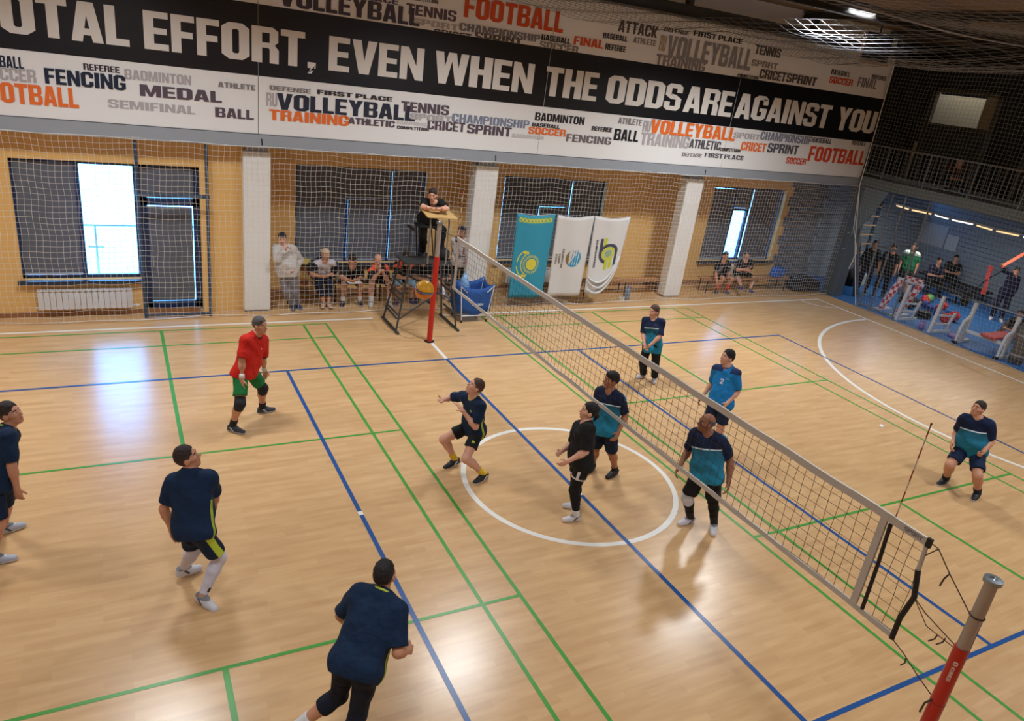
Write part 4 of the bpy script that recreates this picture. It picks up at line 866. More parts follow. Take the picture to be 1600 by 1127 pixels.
emblem(t, P, 'logo_lime', mLM, band(.55, .52, .12, .18, asp, 0, 360, 20)+[[(.38,.62),(.46,.62),(.46,.73),(.38,.73)], [(.48,.30),(.56,.30),(.56,.45),(.48,.45)], [(.60,.30),(.68,.30),(.68,.45),(.60,.45)]], .0075)
emblem(t, P, 'logo_core', M('sage_flag_print', (140, 170, 130), .6), sum([band(.55, .52, .0001+.05*k, .05+.05*k, asp, 0, 360, 16) for k in range(2)], []), .009)
flag_text(t, P, 'KA3ПPOФTPAHC', .15, .06, .70, .34, mNV)

# ================================================================ furniture along the wall
mBW = M('worn_bench_wood', (176, 124, 78), .5, var=.15, scale=6)
def bench(x0, x1, y0, y1, lab, h=.41, legs=3):
    t = thing('wooden_bench', lab, 'bench', ((x0+x1)/2, (y0+y1)/2, 0)); a, b = x0-(x0+x1)/2, x1-(x0+x1)/2; d = (y1-y0)/2
    for s in (-1, 0, 1):
        mb = MB(); w = d*2/3; mb.box((a, s*w-w/2+.004, h-.035), (b, s*w+w/2-.004, h)); bevel(mb.build('slat', mBW, t), .005, 1)
    for k in range(legs):
        x = a+.12+(b-a-.24)*k/(legs-1)
        mb = MB(); mb.tube([(x, -d+.02, 0), (x, -d+.02, h-.05), (x, d-.02, h-.05), (x, d-.02, 0)], .016, 6); mb.build('leg_frame', mDARK, t)
    mb = MB(); mb.tube([(a+.1, 0, .12), (b-.1, 0, .12)], .012, 5); mb.build('stretcher', mDARK, t)
bench(9.35, 12.75, 7.78, 8.14, 'long wooden bench under the right window with two players'); bench(5.15, 8.0, 7.82, 8.14, 'empty wooden bench behind the three flags'); bench(-2.4, 1.95, 7.98, 8.36, 'long wooden bench of seated spectators behind the referee stand', .43, 5)
def radiator(x0, x1, y, z0, z1, lab):
    t = thing('radiator', lab, 'radiator', ((x0+x1)/2, y, z0)); n = int(round((x1-x0)/.095)); w = (x1-x0)/n; first = None
    for i in range(n):
        x = x0+w*(i+.5)-(x0+x1)/2
        if first is None:
            mb = MB(); mb.box((-w/2+.004, -.04, .02), (w/2-.004, -.03, z1-z0-.05)); mb.box((-.012, -.03, 0), (.012, .04, z1-z0)); mb.box((-w/2+.004, -.035, z1-z0-.03), (w/2-.004, .04, z1-z0)); first = mb.build('radiator_section', M('white_radiator', (214, 214, 216), .35), t); first.location.x = x
        else: c = first.copy(); COL.objects.link(c); c.parent = t; c.location = (x, 0, 0)
    mb = MB(); mb.tube([((x0-x1)/2-.05, .02, .04), ((x1-x0)/2+.07, .02, .04)], .014, 8); mb.build('pipe', M('white_radiator', (214, 214, 216), .35), t)
    mb = MB(); mb.lathe(((x1-x0)/2+.07, .02, .04), [(.02,-.02),(.026,0),(.02,.04)], 10, (1,0,0)); mb.build('valve', M('white_radiator', (214, 214, 216), .35), t)
    for s in (-1, 1): mb = MB(); mb.box((s*(x1-x0)*.35-.02, .03, .3*(z1-z0)), (s*(x1-x0)*.35+.02, .075, .5*(z1-z0))); mb.build('bracket', mGREYB, t)
radiator(-6.80, -5.26, 7.61, .15, .54, 'white sectional radiator under the bright left window'); radiator(3.3, 5.3, 8.63, .15, .56, 'white radiator in the gap between turquoise and white flags')
t = thing('water_bottle', 'large clear plastic water bottle standing by the empty bench', 'bottle', (6.42, 7.50, 0))
mPB = bpy.data.materials.new('clear_blue_plastic'); mPB.use_nodes = True; b = mPB.node_tree.nodes['Principled BSDF']; b.inputs['Base Color'].default_value = rgb(150, 176, 206); b.inputs['Transmission Weight'].default_value = .6; b.inputs['Roughness'].default_value = .15
mb = MB(); mb.lathe((0,0,0), [(.075,0),(.08,.02),(.078,.12),(.072,.14),(.078,.16),(.078,.26),(.03,.34),(.025,.36)], 16); mb.build('body', mPB, t, True); mb = MB(); mb.lathe((0,0,.36), [(.028,0),(.028,.03)], 12); mb.build('cap', mBLU, t)
mb = MB(); mb.tube([(.03,0,.34),(.09,0,.33),(.08,0,.24)], .008, 5); mb.build('handle', mBLU, t)
t = thing('cup_stack', 'small stack of white paper cups beside the water bottle', 'cups', (6.24, 7.42, 0))
for k in range(2): mb = MB(); mb.lathe((.02-.07*k, .03*k, 0), [(.028,0),(.036,.09),(.034,.09),(.028,.005)], 12); mb.build('cup', mWHITE, t)
def bag(nm, lab, x, y, z, sx, sy, sz, mat, rz=0, strap=True):
    t = thing(nm, lab, 'bag', (x, y, z), None, rz)
    bm = bmesh.new(); bmesh.ops.create_cube(bm, size=1); bmesh.ops.subdivide_edges(bm, edges=bm.edges[:], cuts=3, use_grid_fill=True)
    for v in bm.verts:
        p = v.co; k = 1-.25*abs(p.x*2)**4; v.co = Vector((p.x*sx, p.y*sy*k, (p.z+.5)*sz*(1-.18*abs(p.x*2)**3)+.01*math.sin(p.x*17+p.y*11)))
    me = bpy.data.meshes.new('body'); bm.to_mesh(me); bm.free(); me.materials.append(mat); o = bpy.data.objects.new('body', me); COL.objects.link(o); o.parent = t
    s = o.modifiers.new('sub', 'SUBSURF'); s.levels = 1; s.render_levels = 2; me.polygons.foreach_set('use_smooth', [True]*len(me.polygons))
    if strap:
        for d in (-1, 1): mb = MB(); mb.tube([(-sx*.25, d*sy*.3, sz*.86), (-sx*.12, d*sy*.2, sz*1.12), (sx*.12, d*sy*.2, sz*1.12), (sx*.25, d*sy*.3, sz*.86)], .012, 5); mb.build('handle', mRUB, t)
    mb = MB(); mb.box((-sx*.4, -.006, sz*.92), (sx*.4, .006, sz*.955)); mb.build('zip', mGREYB, t)
    return t
bag('sports_bag', 'bright blue sports bag on the right end of the bench', 12.35, 7.95, .41, .55, .28, .3, M('blue_bag_cloth', (38, 92, 176), .7), .2)
bag('duffel_bag', 'large black duffel bag on the floor in the far right corner', 13.45, 7.80, 0, 1.1, .5, .42, M('black_bag_cloth', (30, 34, 48), .75), -.15)
bag('backpack', 'navy backpack behind the spectator in the beige cap', -1.40, 8.5, .43, .66, .24, .44, M('navy_bag_cloth', (34, 46, 72), .8))
bag('yellow_pouch', 'yellow pouch on the sill left of the middle window', -1.80, 8.60, .70, .24, .12, .13, M('yellow_cloth', (206, 180, 66), .7), 0, False)
t = thing('drink_bottle', 'white drink bottle on the bench beside the spectator in a cap', 'bottle', (-1.18, 8.2, .43))
mb = MB(); mb.lathe((0,0,0), [(.035,0),(.036,.16),(.02,.2),(.016,.22)], 12); mb.build('body', mWHITE, t, True); mb = MB(); mb.lathe((0,0,.22), [(.018,0),(.018,.03)], 10); mb.build('cap', mRUB, t)
t = thing('white_towel', 'white towel hanging between the two players on the right bench', 'towel', (10.5, 8.16, .41))
mb = MB(); mb.box((-.16, -.06, 0), (.16, .05, .34)); bevel(mb.build('cloth', mWHITE, t), .03, 2); mb = MB(); mb.box((-.13, -.09, .2), (.12, -.05, .33)); bevel(mb.build('fold', mWHITE, t), .015, 2)

t = thing('paper_scrap', 'small white paper scrap lying alone on the court floor', 'paper', (6.99, 0, .004), None, .4)
mb = MB(); mb.add([(-.06,-.03,0),(.06,-.03,0),(.06,.03,.012),(-.06,.03,.006),(-.06,-.03,.003),(.06,-.03,.003),(.06,.03,.015),(-.06,.03,.009)], [(3,2,1,0),(4,5,6,7),(0,1,5,4),(1,2,6,5),(2,3,7,6),(3,0,4,7)]); mb.build('sheet', mWHITE, t)

t = thing('roof_panel', 'dark square panel with a pale bracket under the roof by the corner net', 'panel', (10.9, 5.6, 6.85))
mb = MB(); mb.bar((-.45, .05, 0), (.45, -.05, 0), .04, .62); mb.build('board', mDARK, t)
mb = MB(); mb.bar((-.48, .0, .32), (-.48, .0, -.34), .05, .06); mb.build('bracket', M('pale_bracket', (150, 132, 118), .6), t); mb = MB(); mb.bar((-.48, .0, -.34), (.46, -.09, -.34), .05, .06); mb.build('bracket', MATS['pale_bracket'], t)
mb = MB(); mb.tube([(0, 0, .3), (0, 0, .66)], .02, 6); mb.build('hanger', mDARK, t)
# ================================================================ people: bodies grown from smooth distance fields
class Vol:
    def __init__(self, lo, hi, h):
        self.lo = np.array(lo, float); self.h = h; self.n = np.ceil((np.array(hi)-self.lo)/h).astype(int)+1
        self.d = np.full(self.n, 10.0, np.float32)
    def _sl(self, lo, hi):
        a = np.maximum(np.floor((lo-self.lo)/self.h).astype(int), 0); b = np.minimum(np.ceil((hi-self.lo)/self.h).astype(int)+1, self.n)
        if np.any(b <= a): return None, None
        sl = tuple(slice(i, j) for i, j in zip(a, b))
        g = [(np.arange(i, j)*self.h+l).astype(np.float32) for i, j, l in zip(a, b, self.lo)]
        return sl, (g[0][:, None, None], g[1][None, :, None], g[2][None, None, :])
    def _put(self, sl, v, k, op):
        o = self.d[sl]
        if op == 'sub':
            if k: h = np.clip(.5-.5*(o+v)/k, 0, 1); self.d[sl] = o+(-v-o)*h+k*h*(1-h)
            else: self.d[sl] = np.maximum(o, -v)
            return
        if k: h = np.clip(.5+.5*(o-v)/k, 0, 1); r = o+(v-o)*h-k*h*(1-h); self.d[sl] = np.where(o > 5, v, r)
        else: self.d[sl] = np.minimum(o, v)
    def cone(self, a, b, ra, rb, k=.03, sq=None, op='add', cut=None, infl=0.0):
        """tapered capsule a-b; sq = (centre, axis, s) squashes along axis; cut = ((point, normal), ...) trims it"""
        a = np.array(a, float); b = np.array(b, float); ra += infl; rb += infl
        m = max(ra, rb)+k+2.5*self.h
        sl, g = self._sl(np.minimum(a, b)-m, np.maximum(a, b)+m)
        if sl is None: return
        X, Y, Z = g
        if sq is not None:
            c, ax, s = sq; f = 1/s-1
            def tr(p): return p+ax*f*np.dot(p-c, ax)
            w = ((X-c[0])*ax[0]+(Y-c[1])*ax[1]+(Z-c[2])*ax[2])*f
            PX, PY, PZ = X+ax[0]*w, Y+ax[1]*w, Z+ax[2]*w; a2, b2 = tr(a), tr(b)
        else: PX, PY, PZ, a2, b2, s = X, Y, Z, a, b, 1
        ba = b2-a2; L = max(float(ba@ba), 1e-9)
        t = np.clip(((PX-a2[0])*ba[0]+(PY-a2[1])*ba[1]+(PZ-a2[2])*ba[2])/L, 0, 1)
        v = np.sqrt((PX-a2[0]-t*ba[0])**2+(PY-a2[1]-t*ba[1])**2+(PZ-a2[2]-t*ba[2])**2)-(ra+(rb-ra)*t)
        if sq is not None: v = v*(.5+.5*s)
        if cut:
            for p, n in cut: v = np.maximum(v, (X-p[0])*n[0]+(Y-p[1])*n[1]+(Z-p[2])*n[2])
        self._put(sl, v.astype(np.float32), k, op)
    def ell(self, c, R, r, k=.02, op='add'):
        c = np.array(c, float); r = np.array(r, float); m = max(r)+k+2.5*self.h
        sl, g = self._sl(c-m, c+m)
        if sl is None: return
        X, Y, Z = g; q = [(X-c[0])*R[i][0]+(Y-c[1])*R[i][1]+(Z-c[2])*R[i][2] for i in range(3)]
        k0 = np.sqrt(sum((q[i]/r[i])**2 for i in range(3))); k1 = np.sqrt(sum((q[i]/r[i]**2)**2 for i in range(3)))+1e-6
        self._put(sl, (k0*(k0-1)/k1).astype(np.float32), k, op)
    def plane(self, p, n):
        X = (np.arange(self.n[0])*self.h+self.lo[0]-p[0])[:, None, None]*n[0]; Y = (np.arange(self.n[1])*self.h+self.lo[1]-p[1])[None, :, None]*n[1]; Z = (np.arange(self.n[2])*self.h+self.lo[2]-p[2])[None, None, :]*n[2]
        self.d = np.maximum(self.d, (X+Y+Z).astype(np.float32))
    def folds(self, amp, freq, seed):
        x = np.arange(self.n[0])*self.h; y = np.arange(self.n[1])*self.h; z = np.arange(self.n[2])*self.h
        x = x[:, None, None]; y = y[None, :, None]; z = z[None, None, :]
        w = np.sin(freq*(x*.7+z*.9)+2.2*np.sin(freq*.4*y+seed))*np.sin(freq*.5*(y-.5*z)+seed*1.7)+.5*np.sin(freq*1.6*(z*.8-y*.6)+seed)
        self.d += (amp*w).astype(np.float32)
    def mesh(self):
        d = self.d; ins = d < 0
        c = np.zeros(tuple(self.n-1), np.uint8)
        for i in (0, 1):
            for j in (0, 1):
                for k in (0, 1): c += ins[i:self.n[0]-1+i, j:self.n[1]-1+j, k:self.n[2]-1+k]
        I = np.argwhere((c > 0) & (c < 8)); N = len(I)
        ids = np.full(tuple(self.n-1), -1, np.int32); ids[I[:, 0], I[:, 1], I[:, 2]] = np.arange(N)
        co = np.array([(i, j, k) for i in (0, 1) for j in (0, 1) for k in (0, 1)])
        vals = np.stack([d[I[:, 0]+o[0], I[:, 1]+o[1], I[:, 2]+o[2]] for o in co], 1)
        acc = np.zeros((N, 3)); cnt = np.zeros(N)
        for a in range(8):
            for b in range(a+1, 8):
                if np.abs(co[a]-co[b]).sum() != 1: continue
                va, vb = vals[:, a], vals[:, b]; m = (va < 0) != (vb < 0)
                t = np.where(m, va/np.where(m, va-vb, 1), 0)
                acc += np.where(m[:, None], co[a]+(co[b]-co[a])*t[:, None], 0); cnt += m
        V = self.lo+(I+acc/cnt[:, None])*self.h
        F = []
        for ax in range(3):
            sa = [slice(None)]*3; sb = [slice(None)]*3; sa[ax] = slice(0, -1); sb[ax] = slice(1, None)
            A = ins[tuple(sa)]; E = np.argwhere(A != ins[tuple(sb)])
            u, v = [(1, 2), (2, 0), (0, 1)][ax]
            ok = (E[:, u] > 0) & (E[:, v] > 0) & (E[:, u] < self.n[u]-1) & (E[:, v] < self.n[v]-1); E = E[ok]
            def cell(du, dv): q = E.copy(); q[:, u] += du; q[:, v] += dv; return ids[q[:, 0], q[:, 1], q[:, 2]]
            q = np.stack([cell(-1, -1), cell(0, -1), cell(0, 0), cell(-1, 0)], 1); s = A[E[:, 0], E[:, 1], E[:, 2]]
            q[~s] = q[~s][:, ::-1]; F.append(q)
        return V, np.concatenate(F)
def unit(v): v = np.array(v, float); return v/(np.linalg.norm(v)+1e-9)
def attr(o, name, arr):
    a = o.data.attributes.new(name, 'FLOAT_VECTOR', 'POINT'); a.data.foreach_set('vector', np.ascontiguousarray(arr, np.float32).ravel())

# ---- cloth materials: colour zones come from torso / leg coordinates stored on the mesh
def zone_mat(name, base, zones, rough=.8, att='zone', noise=.08):
    """zones: list of (colour, [(axis, lo, hi), ...]); a zone shows where every bound holds (later ones on top)"""
    if name in MATS: return MATS[name]
    m = bpy.data.materials.new(name); m.use_nodes = True; MATS[name] = m
    N = m.node_tree.nodes; L = m.node_tree.links; b = N['Principled BSDF']; b.inputs['Roughness'].default_value = rough; b.inputs['Specular IOR Level'].default_value = .25
    at = N.new('ShaderNodeAttribute'); at.attribute_name = att; sp = N.new('ShaderNodeSeparateXYZ'); L.new(at.outputs['Vector'], sp.inputs[0])
    def val(v): n = N.new('ShaderNodeRGB'); n.outputs[0].default_value = rgb(*v); return n.outputs[0]
    cur = val(base)
    for colr, bounds in zones:
        f = None
        for ax, lo, hi in bounds:
            src = sp.outputs['xyz'.index(ax[-1])]
            if ax[0] == '|': n = N.new('ShaderNodeMath'); n.operation = 'ABSOLUTE'; L.new(src, n.inputs[0]); src = n.outputs[0]
            c = N.new('ShaderNodeMath'); c.operation = 'COMPARE'; c.inputs[1].default_value = (lo+hi)/2; c.inputs[2].default_value = (hi-lo)/2; L.new(src, c.inputs[0])
            if f is None: f = c.outputs[0]
            else: k = N.new('ShaderNodeMath'); k.operation = 'MULTIPLY'; L.new(f, k.inputs[0]); L.new(c.outputs[0], k.inputs[1]); f = k.outputs[0]
        mx = N.new('ShaderNodeMix'); mx.data_type = 'RGBA'; L.new(f, mx.inputs[0]); L.new(cur, mx.inputs[6])
        if len(colr) == 2:   # blend up the body between two colours
            mr = N.new('ShaderNodeMapRange'); mr.inputs['From Min'].default_value = 0; mr.inputs['From Max'].default_value = .34; L.new(sp.outputs['Z'], mr.inputs['Value'])
            g = N.new('ShaderNodeMix'); g.data_type = 'RGBA'; L.new(mr.outputs[0], g.inputs[0]); g.inputs[6].default_value = rgb(*colr[0]); g.inputs[7].default_value = rgb(*colr[1]); L.new(g.outputs[2], mx.inputs[7])
        else: L.new(val(colr), mx.inputs[7])
        cur = mx.outputs[2]
    tc = N.new('ShaderNodeTexCoord'); nz = N.new('ShaderNodeTexNoise'); nz.inputs['Scale'].default_value = 14; nz.inputs['Detail'].default_value = 4; L.new(tc.outputs['Object'], nz.inputs['Vector'])
    hv = N.new('ShaderNodeMapRange'); hv.inputs['To Min'].default_value = 1-noise; hv.inputs['To Max'].default_value = 1+noise; L.new(nz.outputs['Fac'], hv.inputs['Value'])
    ml = N.new('ShaderNodeVectorMath'); ml.operation = 'SCALE'; L.new(cur, ml.inputs[0]); L.new(hv.outputs[0], ml.inputs['Scale']); L.new(ml.outputs[0], b.inputs['Base Color'])
    n2 = N.new('ShaderNodeTexNoise'); n2.inputs['Scale'].default_value = 9; n2.inputs['Detail'].default_value = 2; L.new(tc.outputs['Object'], n2.inputs['Vector'])
    bp = N.new('ShaderNodeBump'); bp.inputs['Strength'].default_value = .7; bp.inputs['Distance'].default_value = .045; L.new(n2.outputs['Fac'], bp.inputs['Height']); L.new(bp.outputs[0], b.inputs['Normal'])
    return m
def skin(nm, c):
    m = M('skin_'+nm, c, .5, var=.05, scale=18, spec=.4); b = m.node_tree.nodes['Principled BSDF']
    b.inputs['Subsurface Weight'].default_value = .0
    return m
SKIN = dict(fair=skin('fair', (214, 160, 134)), mid=skin('mid', (196, 140, 110)), tan=skin('tan', (172, 116, 86)), dark=skin('dark', (146, 96, 70)))
def hair_mat(nm, c, fade=None):
    """strand-streaked hair; fade = cropped sides show some scalp"""
    m = bpy.data.materials.new(nm); m.use_nodes = True; N = m.node_tree.nodes; L = m.node_tree.links; b = N['Principled BSDF']; b.inputs['Roughness'].default_value = .62; b.inputs['Specular IOR Level'].default_value = .3
    tc = N.new('ShaderNodeTexCoord'); mp = N.new('ShaderNodeMapping'); mp.inputs['Scale'].default_value = (60, 160, 90); L.new(tc.outputs['Object'], mp.inputs['Vector'])
    nz = N.new('ShaderNodeTexNoise'); nz.inputs['Scale'].default_value = 1; nz.inputs['Detail'].default_value = 4; L.new(mp.outputs[0], nz.inputs['Vector'])
    k = rgb(*c); mx = N.new('ShaderNodeMix'); mx.data_type = 'RGBA'; mx.inputs[6].default_value = tuple(v*.55 for v in k[:3])+(1,); mx.inputs[7].default_value = tuple(v*1.7 for v in k[:3])+(1,); L.new(nz.outputs['Fac'], mx.inputs[0]); cur = mx.outputs[2]
    if fade:
        sp = N.new('ShaderNodeSeparateXYZ'); L.new(tc.outputs['Object'], sp.inputs[0]); mr = N.new('ShaderNodeMapRange'); mr.inputs['From Min'].default_value = .055; mr.inputs['From Max'].default_value = -.05; mr.inputs['To Max'].default_value = .6; L.new(sp.outputs['Z'], mr.inputs['Value'])
        m2 = N.new('ShaderNodeMix'); m2.data_type = 'RGBA'; L.new(mr.outputs[0], m2.inputs[0]); L.new(cur, m2.inputs[6]); m2.inputs[7].default_value = rgb(*fade); cur = m2.outputs[2]
    L.new(cur, b.inputs['Base Color'])
    bp = N.new('ShaderNodeBump'); bp.inputs['Strength'].default_value = .8; bp.inputs['Distance'].default_value = .006; L.new(nz.outputs['Fac'], bp.inputs['Height']); L.new(bp.outputs[0], b.inputs['Normal'])
    return m
HAIR = dict(black=hair_mat('black_hair', (30, 26, 26)), brown=hair_mat('brown_hair', (84, 62, 50)), dark=hair_mat('dark_brown_hair', (46, 36, 34), (120, 88, 74)), grey=hair_mat('greying_hair', (78, 74, 74), (130, 104, 94)), fairbrown=hair_mat('cropped_brown_hair', (74, 54, 44), (150, 112, 92)))
mEYE = M('eye_white', (226, 222, 216), .3); mIRIS = M('dark_iris', (34, 24, 20), .2)

HEADR = (.098, .077, .118)
def head_frame(az, el, tilt=0):
    a, e = math.radians(az), math.radians(el)
    f = np.array([math.cos(e)*math.cos(a), math.cos(e)*math.sin(a), math.sin(e)]); l = np.array([-math.sin(a), math.cos(a), 0.]); u = np.cross(f, l)
    t = math.radians(tilt); return f, l*math.cos(t)+u*math.sin(t), u*math.cos(t)-l*math.sin(t)
_cache = {}
def local_mesh(key, fn):
    """mesh built once in head / foot coordinates and shared"""
    if key not in _cache: _cache[key] = fn()
    return _cache[key]
I3 = np.eye(3)
def hair_vf(style):
    def fn():
        v = Vol((-.20, -.14, -.20), (.17, .14, .20), .0068)
        if style == 'bald':
            v.ell((-.012, 0, .025), I3, (.100, .0805, .096), 0); v.plane((0, 0, .062), (-.2, 0, 1)); v.plane((.03, 0, 0), (1, 0, .25))
        elif style in ('cap', 'band'):
            v.ell((-.006, 0, .034), I3, (.106, .086, .100), 0); v.plane((0, 0, .03), (.28, 0, -1)) ; v.plane((0, 0, .03), (-.12, 0, -1))
            if style == 'cap': v.ell((-.13, 0, .045), I3, (.07, .06, .010), .01)
        else:
            g = .006 if style == 'short' else .012
            v.ell((-.010, 0, .028), I3, (.100+g*.5, .0775+g*.5, .098+g), 0)
            v.ell((-.005, 0, .075), I3, (.080, .066, .050+g*1.2), .025)
            if style == 'fringe': v.ell((.045, 0, .088), I3, (.052, .060, .040), .02)
            if style == 'pony': v.ell((-.04, 0, .05), I3, (.085, .080, .082), .02)
            v.plane((.074 if style != 'fringe' else .086, 0, .055), unit((.95, 0, -.32)))      # hairline, temples, sideburns
            v.ell((.118, 0, .004), I3, (.052, .10, .058), .006, op='sub')
            for q in (1, -1): v.ell((.078, .082*q, -.012), I3, (.052, .050, .060), .006, op='sub'); v.ell((-.004, .088*q, -.03), I3, (.034, .028, .052), .008, op='sub')
            v.plane((0, 0, -.062 if style in ('pony', 'long', 'full') else -.045), (-.30, 0, -1))
        v.ell((.0, 0, .016), I3, (.088, .0675, .086), 0, op='sub')
        if style == 'pony':
            v.cone((-.095, 0, .0), (-.13, 0, -.03), .030, .028, .02); v.cone((-.13, 0, -.03), (-.115, .0, -.10), .028, .012, .02)
        if style == 'long':
            v.cone((-.085, 0, -.03), (-.105, .0, -.16), .045, .022, .03)
        if style not in ('cap', 'band'): v.folds(.0022, 120, 2.0); v.folds(.0014, 260, 5.0)
        return v.mesh()
    return fn
def shoe_mat(c, acc):
    """shoe upper with a slanted side flash, dark collar and lace patch in shoe coordinates"""
    nm = 'shoe_%d_%d_%d' % c
    if nm in MATS: return MATS[nm]
    m = M(nm, c, .6, var=.1); N = m.node_tree.nodes; L = m.node_tree.links; b = N['Principled BSDF']; cur = b.inputs['Base Color'].links[0].from_socket
    tc = N.new('ShaderNodeTexCoord'); sp = N.new('ShaderNodeSeparateXYZ'); L.new(tc.outputs['Object'], sp.inputs[0])
    def cmp(src, lo, hi): n = N.new('ShaderNodeMath'); n.operation = 'COMPARE'; n.inputs[1].default_value = (lo+hi)/2; n.inputs[2].default_value = (hi-lo)/2; L.new(src, n.inputs[0]); return n.outputs[0]
    def mul(x, y): n = N.new('ShaderNodeMath'); n.operation = 'MULTIPLY'; L.new(x, n.inputs[0]); L.new(y, n.inputs[1]); return n.outputs[0]
    sl = N.new('ShaderNodeMath'); sl.operation = 'MULTIPLY_ADD'; sl.inputs[1].default_value = .9; L.new(sp.outputs['Z'], sl.inputs[0]); L.new(sp.outputs['X'], sl.inputs[2])
    ab = N.new('ShaderNodeMath'); ab.operation = 'ABSOLUTE'; L.new(sp.outputs['Y'], ab.inputs[0])
    dk = sum(c) < 330
    for f, k in ((mul(cmp(sl.outputs[0], -.02, .012), cmp(ab.outputs[0], .028, .09)), acc if dk else (70, 74, 86)), (mul(cmp(sp.outputs['X'], .045, .11), cmp(ab.outputs[0], 0, .016)), (200, 200, 204) if not dk else (70, 72, 78)), (cmp(sp.outputs['Z'], .0, .05), tuple(int(v*.6) for v in c))):
        mx = N.new('ShaderNodeMix'); mx.data_type = 'RGBA'; L.new(f, mx.inputs[0]); L.new(cur, mx.inputs[6]); mx.inputs[7].default_value = rgb(*k); cur = mx.outputs[2]
    L.new(cur, b.inputs['Base Color']); return m
def shoe_vf():
    v = Vol((-.12, -.08, -.10), (.24, .08, .07), .0075)
    for a, b, ra, rb in (((-.04, 0, -.055), (.06, 0, -.055), .038, .042), ((.06, 0, -.055), (.165, .0, -.060), .044, .038)): v.cone(a, b, ra, rb, .02)
    v.cone((-.03, 0, .0), (.02, 0, -.02), .044, .046, .03); v.cone((.0, 0, -.01), (.10, 0, -.05), .045, .036, .03)
    v.plane((0, 0, -.085), (0, 0, -1)); v.plane((0, 0, .020), (-.25, 0, 1))
    return v.mesh()
def inst(name, vf_key, fn, mats, parent, M4, mat_fn=None, cache_key=None):
    key = (vf_key, cache_key)
    if ('me', key) not in _cache:
        V, F = local_mesh(vf_key, fn); o = mesh_np(name, V, F, mats, None, True)
        if mat_fn is not None: o.data.polygons.foreach_set('material_index', mat_fn(V[F].mean(1)).astype(np.int32))
        _cache[('me', key)] = o.data
    else: o = bpy.data.objects.new(name, _cache[('me', key)]); COL.objects.link(o)
    o.parent = parent; o.matrix_local = M4; return o
def mat4(f, l, u, p, s=1.0): return Matrix(((f[0]*s, l[0]*s, u[0]*s, p[0]), (f[1]*s, l[1]*s, u[1]*s, p[1]), (f[2]*s, l[2]*s, u[2]*s, p[2]), (0, 0, 0, 1)))

